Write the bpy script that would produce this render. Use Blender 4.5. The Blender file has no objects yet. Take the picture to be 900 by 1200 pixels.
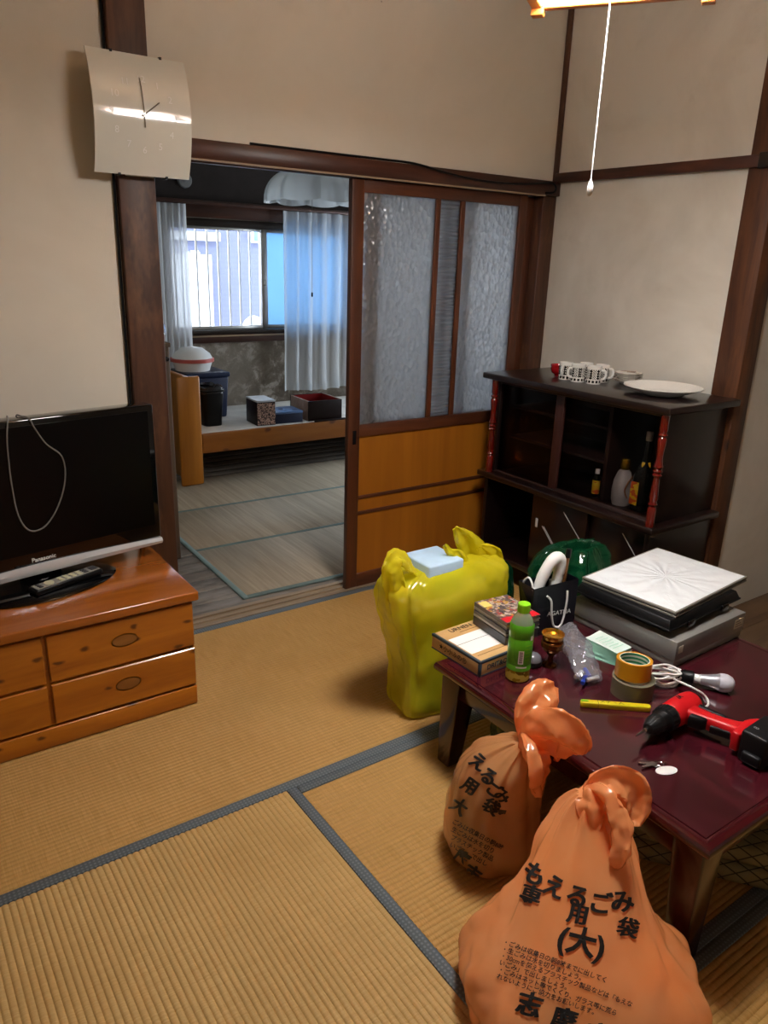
import bpy, bmesh, math, random
from mathutils import Vector, Matrix, noise
from mathutils.bvhtree import BVHTree

SC = bpy.context.scene
COL = SC.collection
R = math.radians
PI = math.pi

# ------------------------------------------------------------------ camera
YAW, PITCH, ROLL, FPX = 0.61861588, 0.32186980, 0.03245077, 884.06
CAM = Vector((0.0, 0.0, 1.42))
_f = Vector((math.sin(YAW) * math.cos(PITCH), math.cos(YAW) * math.cos(PITCH), -math.sin(PITCH)))
_r0 = Vector((math.cos(YAW), -math.sin(YAW), 0))
_u0 = _r0.cross(_f)
_r = _r0 * math.cos(ROLL) + _u0 * math.sin(ROLL)
_u = -_r0 * math.sin(ROLL) + _u0 * math.cos(ROLL)
cd = bpy.data.cameras.new('camera')
cam = bpy.data.objects.new('camera', cd)
COL.objects.link(cam)
cam.matrix_world = Matrix(((_r.x, _u.x, -_f.x, CAM.x), (_r.y, _u.y, -_f.y, CAM.y), (_r.z, _u.z, -_f.z, CAM.z), (0, 0, 0, 1)))
cd.sensor_fit = 'VERTICAL'
cd.sensor_height = 24.0
cd.lens = FPX / 1200.0 * 24.0
cd.clip_start = 0.02
SC.camera = cam

# ------------------------------------------------------------------ world, light, exposure
W = bpy.data.worlds.new('overcast_sky')
SC.world = W
W.use_nodes = True
bg = W.node_tree.nodes['Background']
bg.inputs[0].default_value = (0.80, 0.90, 1.0, 1)
bg.inputs[1].default_value = 7.5
LAMP_E = 56.0

def portal(name, loc, rot, sx, sy):
    l = bpy.data.lights.new(name, 'AREA')
    l.shape = 'RECTANGLE'; l.size = sx; l.size_y = sy
    l.cycles.is_portal = True
    o = bpy.data.objects.new(name, l); o.location = loc; o.rotation_euler = rot
    COL.objects.link(o)
portal('window_portal_back_room', (2.675, 5.52, 1.27), (R(-90), 0, 0), 1.6, 0.82)
portal('window_back_room_side_offscreen', (5.29, 4.1, 1.2), (0, R(90), 0), 1.4, 1.8)

SC.view_settings.view_transform = 'Standard'
SC.view_settings.look = 'None'
SC.view_settings.exposure = 0.66
SC.view_settings.gamma = 1.0
SC.view_settings.use_curve_mapping = False

# ------------------------------------------------------------------ materials
def hx(s):
    s = s.lstrip('#')
    c = [int(s[i:i + 2], 16) / 255 for i in (0, 2, 4)]
    return tuple(x / 12.92 if x <= .04045 else ((x + .055) / 1.055) ** 2.4 for x in c) + (1,)

class NT:
    def __init__(s, name):
        s.m = bpy.data.materials.new(name); s.m.use_nodes = True
        s.t = s.m.node_tree; s.n = s.t.nodes
        s.b = s.n['Principled BSDF']; s.out = s.n['Material Output']
    def add(s, typ, **kw):
        n = s.n.new(typ)
        for k, v in kw.items():
            if k.startswith('i_'):
                key = k[2:]; key = int(key) if key.isdigit() else key.replace('_', ' ')
                n.inputs[key].default_value = v
            else: setattr(n, k, v)
        return n
    def link(s, a, b): s.t.links.new(a, b)
    def coords(s, stretch=(1, 1, 1), rot=(0, 0, 0)):
        tc = s.add('ShaderNodeTexCoord'); mp = s.add('ShaderNodeMapping')
        mp.inputs['Scale'].default_value = stretch; mp.inputs['Rotation'].default_value = rot
        s.link(tc.outputs['Object'], mp.inputs['Vector'])
        return mp.outputs[0]
    def ramp(s, fac, stops, interp='LINEAR'):
        r = s.add('ShaderNodeValToRGB'); r.color_ramp.interpolation = interp
        e = r.color_ramp.elements
        while len(e) < len(stops): e.new(0.5)
        for i, (p, c) in enumerate(stops): e[i].position = p; e[i].color = c
        s.link(fac, r.inputs[0]); return r.outputs[0]
    def mix(s, fac, a, b, mode='MIX'):
        m = s.add('ShaderNodeMix', data_type='RGBA', blend_type=mode)
        for sock, val in ((m.inputs[0], fac), (m.inputs[6], a), (m.inputs[7], b)):
            if hasattr(val, 'is_linked') or hasattr(val, 'node'): s.link(val, sock)
            else: sock.default_value = val
        return m.outputs[2]
    def noise(s, vec, scale, detail=4, rough=.55, dist=0):
        n = s.add('ShaderNodeTexNoise'); n.inputs['Scale'].default_value = scale
        n.inputs['Detail'].default_value = detail; n.inputs['Roughness'].default_value = rough
        n.inputs['Distortion'].default_value = dist
        s.link(vec, n.inputs['Vector']); return n.outputs['Fac']
    def bump(s, h, strength=.3, dist=.002, target=None):
        b = s.add('ShaderNodeBump'); b.inputs['Strength'].default_value = strength
        b.inputs['Distance'].default_value = dist
        s.link(h, b.inputs['Height'])
        s.link(b.outputs[0], (target or s.b).inputs['Normal']); return b
    def col(s, c):
        if hasattr(c, 'node'): s.link(c, s.b.inputs['Base Color'])
        else: s.b.inputs['Base Color'].default_value = c
    def p(s, **kw):
        for k, v in kw.items(): s.b.inputs[k.replace('_', ' ')].default_value = v

def plain(name, c, rough=.5, metal=0, var=.12, scale=9, bump=0, bscale=120, coat=0, emit=None, es=0, alpha=1, trans=0, ior=1.45, spec=.5):
    t = NT(name); c = hx(c)
    v = t.coords()
    n = t.noise(v, scale, 3)
    dark = tuple(x * (1 - var) for x in c[:3]) + (1,); lite = tuple(min(1, x * (1 + var)) for x in c[:3]) + (1,)
    t.col(t.ramp(n, [(.3, dark), (.7, lite)]))
    t.p(Roughness=rough, Metallic=metal, Coat_Weight=coat, Alpha=alpha, Transmission_Weight=trans, IOR=ior, Specular_IOR_Level=spec)
    if bump: t.bump(t.noise(v, bscale, 3), bump, .002)
    if emit: t.b.inputs['Emission Color'].default_value = hx(emit); t.b.inputs['Emission Strength'].default_value = es
    return t.m

def wood(name, c1, c2, axis='x', rough=.45, grain=26, coat=0, knots=None, stretch=9, bump=.15, wear=None, kscale=13):
    t = NT(name)
    st = [1, 1, 1]; i = 'xyz'.index(axis); st[i] = 1 / stretch
    v = t.coords(tuple(st))
    n1 = t.noise(v, grain, 6, .65, .6)
    n2 = t.noise(v, grain * .25, 3, .5, 1.2)
    c = t.ramp(n1, [(.3, hx(c1)), (.7, hx(c2))])
    c = t.mix(t.ramp(n2, [(.35, (0, 0, 0, 1)), (.7, (.55, .55, .55, 1))]), c, hx(c1))
    if wear:
        n3 = t.noise(t.coords(tuple(.4 if k == i else 1 for k in range(3))), 5, 5, .7)
        c = t.mix(t.ramp(n3, [(.52, (0, 0, 0, 1)), (.72, (.8, .8, .8, 1))]), c, hx(wear))
    if knots:
        tc = t.add('ShaderNodeTexCoord'); sx = t.add('ShaderNodeSeparateXYZ'); t.link(tc.outputs['Object'], sx.inputs[0])
        cm = t.add('ShaderNodeCombineXYZ'); ad = t.add('ShaderNodeMath', operation='ADD')
        o3 = [k for k in range(3) if k != i]
        t.link(sx.outputs[o3[0]], ad.inputs[0]); t.link(sx.outputs[o3[1]], ad.inputs[1])
        hf = t.add('ShaderNodeMath', operation='MULTIPLY'); hf.inputs[1].default_value = .55
        t.link(sx.outputs[i], hf.inputs[0]); t.link(hf.outputs[0], cm.inputs[0]); t.link(ad.outputs[0], cm.inputs[1])
        nn = t.add('ShaderNodeTexNoise'); nn.inputs['Scale'].default_value = 30; t.link(cm.outputs[0], nn.inputs['Vector'])
        sc = t.add('ShaderNodeVectorMath', operation='SCALE'); sc.inputs['Scale'].default_value = .02
        vd = t.add('ShaderNodeVectorMath', operation='ADD')
        t.link(nn.outputs['Color'], sc.inputs[0]); t.link(sc.outputs[0], vd.inputs[0]); t.link(cm.outputs[0], vd.inputs[1])
        vo = t.add('ShaderNodeTexVoronoi', voronoi_dimensions='2D'); vo.inputs['Scale'].default_value = kscale
        t.link(vd.outputs[0], vo.inputs['Vector'])
        k = t.ramp(vo.outputs['Distance'], [(.05, (.9, .9, .9, 1)), (.13, (0, 0, 0, 1))])
        sp = t.add('ShaderNodeSeparateColor'); t.link(vo.outputs['Color'], sp.inputs[0])
        gt_ = t.add('ShaderNodeMath', operation='GREATER_THAN'); gt_.inputs[1].default_value = .35; t.link(sp.outputs[0], gt_.inputs[0])
        mk = t.add('ShaderNodeMath', operation='MULTIPLY'); t.link(k, mk.inputs[0]); t.link(gt_.outputs[0], mk.inputs[1])
        c = t.mix(mk.outputs[0], c, hx(knots))
    t.col(c)
    t.p(Roughness=rough, Coat_Weight=coat, Coat_Roughness=.12)
    if bump: t.bump(n1, bump, .001)
    return t.m

def plaster(name, c, stain, rough=.9, amt=.5):
    t = NT(name); v = t.coords()
    big = t.noise(v, 1.6, 5, .6, .5); mid = t.noise(v, 7, 5, .6); fine = t.noise(v, 240, 4)
    col = t.mix(t.ramp(big, [(.4, (0, 0, 0, 1)), (.75, (amt, amt, amt, 1))]), hx(c), hx(stain))
    col = t.mix(t.ramp(mid, [(.6, (0, 0, 0, 1)), (.8, (amt * .5,) * 3 + (1,))]), col, hx(stain))
    vo = t.add('ShaderNodeTexVoronoi'); vo.inputs['Scale'].default_value = 5; t.link(v, vo.inputs['Vector'])
    sp = t.ramp(vo.outputs['Distance'], [(.012, (.6, .6, .6, 1)), (.022, (0, 0, 0, 1))])
    col = t.mix(sp, col, hx('5a4a3c'))
    t.col(col); t.p(Roughness=rough, Specular_IOR_Level=.2)
    t.bump(fine, .25, .0015)
    return t.m

def thin_glass(name, tint='ffffff', refl=.06, rough=.02):
    t = NT(name); t.n.remove(t.b)
    tr = t.add('ShaderNodeBsdfTransparent'); tr.inputs[0].default_value = hx(tint)
    gl = t.add('ShaderNodeBsdfGlossy'); gl.inputs['Roughness'].default_value = rough
    fr = t.add('ShaderNodeFresnel'); fr.inputs[0].default_value = 1.3 + refl
    mx = t.add('ShaderNodeMixShader')
    t.link(fr.outputs[0], mx.inputs[0]); t.link(tr.outputs[0], mx.inputs[1]); t.link(gl.outputs[0], mx.inputs[2])
    t.link(mx.outputs[0], t.out.inputs[0]); return t.m

def film(name, c, clear=.3, transl=.35, rough=.22, bump=.35, bscale=30, spec=.5, c2=None):
    """thin plastic film: diffuse + translucent + a share of plain see-through, under a glossy skin"""
    t = NT(name); t.n.remove(t.b); v = t.coords((1, 1, .6))
    col = None
    if c2: col = t.ramp(t.noise(v, 6, 4), [(.35, hx(c)), (.7, hx(c2))])
    nz = t.add('ShaderNodeTexNoise', noise_type='RIDGED_MULTIFRACTAL'); nz.inputs['Scale'].default_value = bscale * .4
    nz.inputs['Detail'].default_value = 3; t.link(v, nz.inputs['Vector'])
    b = t.add('ShaderNodeBump'); b.inputs['Strength'].default_value = bump; b.inputs['Distance'].default_value = .006
    t.link(nz.outputs['Fac'], b.inputs['Height'])
    df = t.add('ShaderNodeBsdfDiffuse'); tl = t.add('ShaderNodeBsdfTranslucent'); tr = t.add('ShaderNodeBsdfTransparent')
    gl = t.add('ShaderNodeBsdfGlossy'); gl.inputs['Roughness'].default_value = rough
    lw = t.add('ShaderNodeLayerWeight'); lw.inputs[0].default_value = .5
    pw = t.add('ShaderNodeMath', operation='POWER'); pw.inputs[1].default_value = 3.5; t.link(lw.outputs['Facing'], pw.inputs[0])
    fr = t.add('ShaderNodeMath', operation='MULTIPLY_ADD'); fr.inputs[1].default_value = .55; fr.inputs[2].default_value = .04 + .05 * spec
    t.link(pw.outputs[0], fr.inputs[0])
    for n in (df, tl, gl, lw): t.link(b.outputs[0], n.inputs['Normal'])
    if col:
        for n in (df, tl): t.link(col, n.inputs[0])
        t.link(t.mix(.35, col, (1, 1, 1, 1)), tr.inputs[0])
    else:
        for n in (df, tl): n.inputs[0].default_value = hx(c)
        tr.inputs[0].default_value = tuple(.65 * x + .35 for x in hx(c)[:3]) + (1,)
    def mx(f, a, c_):
        m = t.add('ShaderNodeMixShader')
        if hasattr(f, 'node'): t.link(f, m.inputs[0])
        else: m.inputs[0].default_value = f
        t.link(a, m.inputs[1]); t.link(c_, m.inputs[2]); return m.outputs[0]
    o = mx(transl, df.outputs[0], tl.outputs[0]); o = mx(clear, o, tr.outputs[0]); o = mx(fr.outputs[0], o, gl.outputs[0])
    t.link(o, t.out.inputs[0]); return t.m

def cloth_sheer(name, c, clear=.25, transl=.55):
    t = NT(name); t.col(hx(c)); t.p(Roughness=.9, Specular_IOR_Level=.1)
    tl = t.add('ShaderNodeBsdfTranslucent'); tl.inputs[0].default_value = hx(c)
    m1 = t.add('ShaderNodeMixShader'); m1.inputs[0].default_value = transl
    t.link(t.b.outputs[0], m1.inputs[1]); t.link(tl.outputs[0], m1.inputs[2])
    tr = t.add('ShaderNodeBsdfTransparent')
    m2 = t.add('ShaderNodeMixShader'); m2.inputs[0].default_value = clear
    t.link(m1.outputs[0], m2.inputs[1]); t.link(tr.outputs[0], m2.inputs[2])
    t.link(m2.outputs[0], t.out.inputs[0]); return t.m

def pattern_glass(name, kind):
    t = NT(name); t.n.remove(t.b)
    v = t.coords((1, 1, .8))
    if kind == 'hammered':
        vo = t.add('ShaderNodeTexVoronoi', feature='SMOOTH_F1'); vo.inputs['Scale'].default_value = 50
        vo.inputs['Smoothness'].default_value = .25
        t.link(v, vo.inputs['Vector']); h = vo.outputs['Distance']
    else:
        wv = t.add('ShaderNodeTexWave', bands_direction='Z'); wv.inputs['Scale'].default_value = 26
        t.link(v, wv.inputs['Vector']); h = wv.outputs['Fac']
    b = t.add('ShaderNodeBump'); b.inputs['Strength'].default_value = 1.0; b.inputs['Distance'].default_value = .009
    t.link(h, b.inputs['Height'])
    gl = t.add('ShaderNodeBsdfGlossy'); gl.inputs['Roughness'].default_value = .2
    rf = t.add('ShaderNodeBsdfRefraction'); rf.inputs['Roughness'].default_value = .12; rf.inputs['IOR'].default_value = 1.25
    tr = t.add('ShaderNodeBsdfTransparent')
    tl = t.add('ShaderNodeBsdfTranslucent'); tl.inputs[0].default_value = (.92, .96, 1.0, 1)
    for n in (gl, rf, tl): t.link(b.outputs[0], n.inputs['Normal'])
    def mx(f, a, c_):
        m = t.add('ShaderNodeMixShader'); m.inputs[0].default_value = f
        t.link(a.outputs[0], m.inputs[1]); t.link(c_.outputs[0], m.inputs[2]); return m
    o = mx(.46, rf, tl); o = mx(.12, o, tr); o = mx(.12, o, gl)
    t.link(o.outputs[0], t.out.inputs[0]); return t.m

def tatami_mat_material(name, along, c1, c2, wear):
    t = NT(name)
    st = (2.2, 60, 1) if along == 'y' else (60, 2.2, 1)      # fibres run across the ribs
    n = t.noise(t.coords(st), 5, 4, .7)
    big = t.noise(t.coords(), 2.2, 4)
    c = t.ramp(n, [(.3, hx(c1)), (.72, hx(c2))])
    c = t.mix(t.ramp(big, [(.45, (0, 0, 0, 1)), (.75, (.5, .5, .5, 1))]), c, hx(wear))
    t.col(c); t.p(Roughness=.62, Specular_IOR_Level=.3)
    t.bump(n, .3, .0012)
    return t.m

def dots(name, base, dot, scale=85, rough=.85):
    t = NT(name)
    vo = t.add('ShaderNodeTexVoronoi'); vo.inputs['Scale'].default_value = scale; vo.inputs['Randomness'].default_value = 0
    t.link(t.coords((1, 1, 0)), vo.inputs['Vector'])
    f = t.ramp(vo.outputs['Distance'], [(.22, (1, 1, 1, 1)), (.36, (0, 0, 0, 1))])
    t.col(t.mix(f, hx(base), hx(dot))); t.p(Roughness=rough)
    t.bump(t.noise(t.coords(), 700, 2), .3, .001)
    return t.m

def blotch(name, cols, scale=20, rough=.5, interp='CONSTANT', stretch=(1, 1, 1), coat=0):
    t = NT(name)
    vo = t.add('ShaderNodeTexVoronoi', distance='MANHATTAN'); vo.inputs['Scale'].default_value = scale
    t.link(t.coords(stretch), vo.inputs['Vector'])
    sep = t.add('ShaderNodeSeparateColor'); t.link(vo.outputs['Color'], sep.inputs[0])
    n = len(cols)
    t.col(t.ramp(sep.outputs[0], [(i / n, hx(c)) for i, c in enumerate(cols)], interp))
    t.p(Roughness=rough, Coat_Weight=coat); return t.m

def quilted(name):
    t = NT(name)
    tc = t.add('ShaderNodeTexCoord'); sx = t.add('ShaderNodeSeparateXYZ'); t.link(tc.outputs['Object'], sx.inputs[0])
    ad = t.add('ShaderNodeMath', operation='ADD'); t.link(sx.outputs['Y'], ad.inputs[0]); t.link(sx.outputs['Z'], ad.inputs[1])
    cm = t.add('ShaderNodeCombineXYZ'); t.link(sx.outputs['X'], cm.inputs[0]); t.link(ad.outputs[0], cm.inputs[1])
    def w(rot):
        wv = t.add('ShaderNodeTexWave', wave_profile='TRI'); wv.inputs['Scale'].default_value = 9.5
        mp = t.add('ShaderNodeMapping'); mp.inputs['Rotation'].default_value = (0, 0, rot)
        t.link(cm.outputs[0], mp.inputs[0]); t.link(mp.outputs[0], wv.inputs['Vector']); return wv.outputs['Fac']
    m = t.add('ShaderNodeMath', operation='MINIMUM')
    t.link(w(R(55)), m.inputs[0]); t.link(w(R(-55)), m.inputs[1])
    f = t.ramp(m.outputs[0], [(.05, (1, 1, 1, 1)), (.16, (0, 0, 0, 1))])
    c = t.ramp(t.noise(t.coords(), 12, 3), [(.3, hx('7d7250')), (.7, hx('938860'))])
    t.col(t.mix(f, c, hx('2c2a1c'))); t.p(Roughness=.9)
    t.bump(m.outputs[0], .5, .004); return t.m

def mottled(name):
    t = NT(name); v = t.coords((1, 1, 1))
    n = t.noise(v, 9, 8, .72, .4); b = t.noise(v, 1.8, 3)
    c = t.ramp(n, [(.40, hx('6c6054')), (.52, hx('8c8072')), (.60, hx('c8beb2'))])
    c = t.mix(t.ramp(b, [(.4, (0, 0, 0, 1)), (.6, (.75, .75, .75, 1))]), c, hx('7c7366'))
    t.col(c); t.p(Roughness=.95); t.bump(t.noise(v, 160, 3), .4, .002); return t.m

def siding(name):
    t = NT(name)
    wv = t.add('ShaderNodeTexWave', bands_direction='Z', wave_profile='SAW'); wv.inputs['Scale'].default_value = 6
    t.link(t.coords(), wv.inputs['Vector'])
    t.col(t.ramp(wv.outputs['Fac'], [(.0, hx('646a88')), (1, hx('6a708e'))]))
    t.p(Roughness=.8); t.bump(wv.outputs['Fac'], .4, .01); return t.m

def mosaic(name):
    t = NT(name); v = t.coords()
    n = t.noise(v, 75, 3, .6, 1.5)
    t.col(t.ramp(n, [(.46, hx('2c1713')), (.5, hx('c9a493')), (.62, hx('3a1d18'))], 'CONSTANT'))
    t.p(Roughness=.5); return t.m

M = {}
M['plaster'] = plaster('plaster_beige', 'd9d2c4', 'c6bcaa')
M['plaster_right'] = plaster('plaster_grey', 'dad5ca', 'bab2a4', amt=.8)
M['plaster_dim'] = plaster('plaster_shaded', 'aa9e8e', '938676')  # darker copy of the plaster, shade put into its colour
M['mottled'] = mottled('stained_plaster')
M['old_x'] = wood('old_wood_x', '2e1710', '5a3020', 'x', .42, 22, wear='3c2016')
M['old_y'] = wood('old_wood_y', '2e1710', '5c3222', 'y', .42, 22, wear='3c2016')
M['old_z'] = wood('old_wood_z', '321c13', '66402a', 'z', .5, 24, wear='7c5436')
M['post_z'] = wood('old_post_z', '3a2014', '7a4a28', 'z', .5, 22, wear='4a2a1a', knots='1e100a', kscale=6)
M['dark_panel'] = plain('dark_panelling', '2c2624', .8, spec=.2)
M['door_frame'] = wood('door_frame_wood', '3d1f12', '6a3a20', 'z', .4, 22)
M['door_frame_x'] = wood('door_rail_wood', '3d1f12', '6a3a20', 'x', .4, 22)
M['door_panel'] = wood('door_panel_wood', '8f5418', 'b3701f', 'z', .3, 7, stretch=14, bump=.03)
M['hammered'] = pattern_glass('hammered_glass', 'hammered')
M['ribbed'] = pattern_glass('ribbed_glass', 'ribbed')
M['tatami_x'] = tatami_mat_material('tatami_rush_x', 'x', 'a47c3e', 'c0975a', '9a7032')
M['tatami_y'] = tatami_mat_material('tatami_rush_y', 'y', 'b08e54', 'caa870', 'a8844c')  # paler copy of the same rush; the angle of light is put into the colour
M['heri'] = dots('tatami_border_cloth', '535a5e', '6c7478', 100)
M['subfloor'] = plain('subfloor', '3a2a1c', .9)
M['plank'] = wood('grey_plank', '5a534c', '9a9289', 'x', .45, 18, wear='aaa39c')
M['plank_dark'] = wood('brown_plank', '4a3626', '6e543a', 'x', .5, 18)
M['sill'] = wood('threshold_wood', '7a6650', 'ad977a', 'x', .6, 30)
M['goza'] = wood('rush_mat', '988c78', 'c2b49e', 'y', .7, 60, stretch=30, bump=.2)
M['goza_band'] = plain('rush_mat_band', '6f827f', .8)
M['pine_x'] = wood('pine_x', '94500e', 'c87c1e', 'x', .28, 16, coat=.4, knots='4a1d08', bump=.04)
M['pine_top'] = wood('pine_top', '8c4812', 'b0661f', 'x', .22, 14, coat=.6, bump=.02)
M['pine_cup'] = wood('pine_cup', '7a4a1c', 'a06a32', 'x', .35, 20)
M['bed_x'] = wood('bed_wood_x', '8a4e16', 'a8661f', 'x', .35, 14, knots='5a2a0c', bump=.04, kscale=7)
M['bed_z'] = wood('bed_wood_z', '96590f', 'b87522', 'z', .35, 12, bump=.04)
M['bed_top'] = plain('bed_platform_sheet', 'e4e2dc', .8)
M['black_gloss'] = plain('black_gloss', '060607', .08, coat=.5)
M['screen'] = plain('tv_screen', '020203', .3, var=.02, spec=.25)
M['black'] = plain('black_plastic', '0b0b0d', .4, spec=.3)
M['black_soft'] = plain('black_rubber', '0a0a0c', .5, bump=.1, spec=.3)
M['silver'] = plain('brushed_silver', 'd4d6d8', .25, metal=.35, var=.04)
M['steel'] = plain('steel', 'b5b3ae', .25, metal=1)
M['grey_cable'] = plain('grey_cable', '6d6a66', .5)
M['white'] = plain('white_plastic', 'e6e6e4', .35, var=.03)
M['white_print'] = plain('white_print', 'f0f0ee', .6, var=.02)
M['cream'] = plain('cream_glass', 'dcdcd2', .12, var=.02, coat=.6)
M['cream_edge'] = plain('cream_edge', 'b9b5a0', .4)
M['ink'] = plain('black_ink', '14100e', .5, var=.02)
M['cab'] = wood('cabinet_dark', '0f0707', '200f0d', 'y', .28, 20, coat=.25, bump=.03)
M['cab_in'] = wood('cabinet_inner', '1d0f0d', '35201a', 'y', .5, 20, bump=.03)
M['cab_frame'] = wood('cabinet_door_frame', '2b1512', '4a2620', 'z', .4, 20, bump=.03)
M['red_post'] = plain('red_lacquer', '5c0d07', .15, coat=.8, var=.2)
M['glass'] = thin_glass('clear_pane', 'ffffff', .1)
M['cab_glass'] = thin_glass('cabinet_pane', 'e8e4e4', -.12)
M['table_top'] = blotch('table_dummy', ['3a0d14', '461019'], 12)
def lacquer():
    t = NT('marbled_red_lacquer'); v = t.coords()
    n = t.noise(v, 9, 7, .7, 1.2)
    t.col(t.ramp(n, [(.35, hx('2c0a10')), (.55, hx('44121b')), (.75, hx('581a24'))]))
    t.p(Roughness=.2, Coat_Weight=.6, Coat_Roughness=.08)
    t.bump(t.noise(v, 50, 3), .03, .001); return t.m
M['table_top'] = lacquer()
M['table_leg'] = wood('table_leg_wood', '230a0a', '42150f', 'z', .2, 16, coat=.5, bump=.02)
M['table_rim'] = plain('table_rim_lacquer', '3e0c12', .12, coat=.8)
M['orange_film'] = film('orange_film', 'ffb67a', .16, .36, .16, .45, 14, c2='ffa45e')
M['orange_film_ear'] = film('orange_film_ear', 'ffb070', .3, .4, .14, .4, 16)
M['orange_film2'] = film('orange_film_thin', 'ffba7c', .46, .4, .14, .4, 16)
M['yellow_film'] = film('yellow_film', 'fff43a', .32, .45, .10, .8, 20, c2='f4e820')
M['clear_film'] = film('clear_film', 'e4e4ec', .80, .3, .06, 1.0, 34, spec=.9)
M['green_film'] = film('green_film', '12603a', .3, .35, .12, 1.0, 24, c2='0a4026')
M['clear_green'] = film('clear_green_film', '8aa060', .55, .3, .1, .9, 30, spec=.8)
M['contents_dark'] = blotch('bag_contents', ['3a2c20', '55402c', '2a2018', '6a5540'], 14, .8)
M['contents_orange'] = blotch('bag_contents_light', ['c07840', 'd8965c', 'a86430', 'e0aa78', 'c4844c'], 9, .8)
M['quilt'] = quilted('quilted_cloth')
M['curtain'] = cloth_sheer('white_curtain', 'f2f4f6', .14, .62)
M['frost_blue'] = film('frosted_blue_pane', 'a4c8e4', .1, .75, .3, .05)
M['frost_shade'] = film('frosted_glass_shade', 'dfe6ea', .12, .5, .2, .05)
M['alu'] = plain('aluminium_bronze', '2c221d', .4)
M['alu_light'] = plain('aluminium_pale', 'b8b6b2', .35, metal=.6)
M['siding'] = siding('lavender_siding')
M['out_white'] = plain('white_paint', 'd4d8dc', .6)
M['paving'] = plain('grey_paving', 'b4b4b0', .9)
M['ceiling'] = wood('ceiling_board', '8a6a48', 'a88660', 'x', .6, 14)
M['pale_ceiling'] = plain('pale_ceiling_paint', 'dcd8d0', .9)
M['pale_wall'] = plaster('pale_back_room_plaster', 'd8d4ca', 'c4beb0')
M['lamp_wood'] = wood('lamp_frame_wood', 'c8742a', 'e09248', 'x', .4, 20)

def emis(name, c, e):
    t = NT(name); t.col(hx('ffffff')); t.b.inputs['Emission Color'].default_value = hx(c)
    t.b.inputs['Emission Strength'].default_value = e; return t.m
M['cord_grey'] = plain('cord_grey', '9a968e', .8)
M['lamp_on'] = emis('lamp_diffuser_lit', 'fffaf6', LAMP_E)
M['lamp_side'] = emis('lamp_side_lit', 'fff8f0', LAMP_E * .28)

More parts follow.
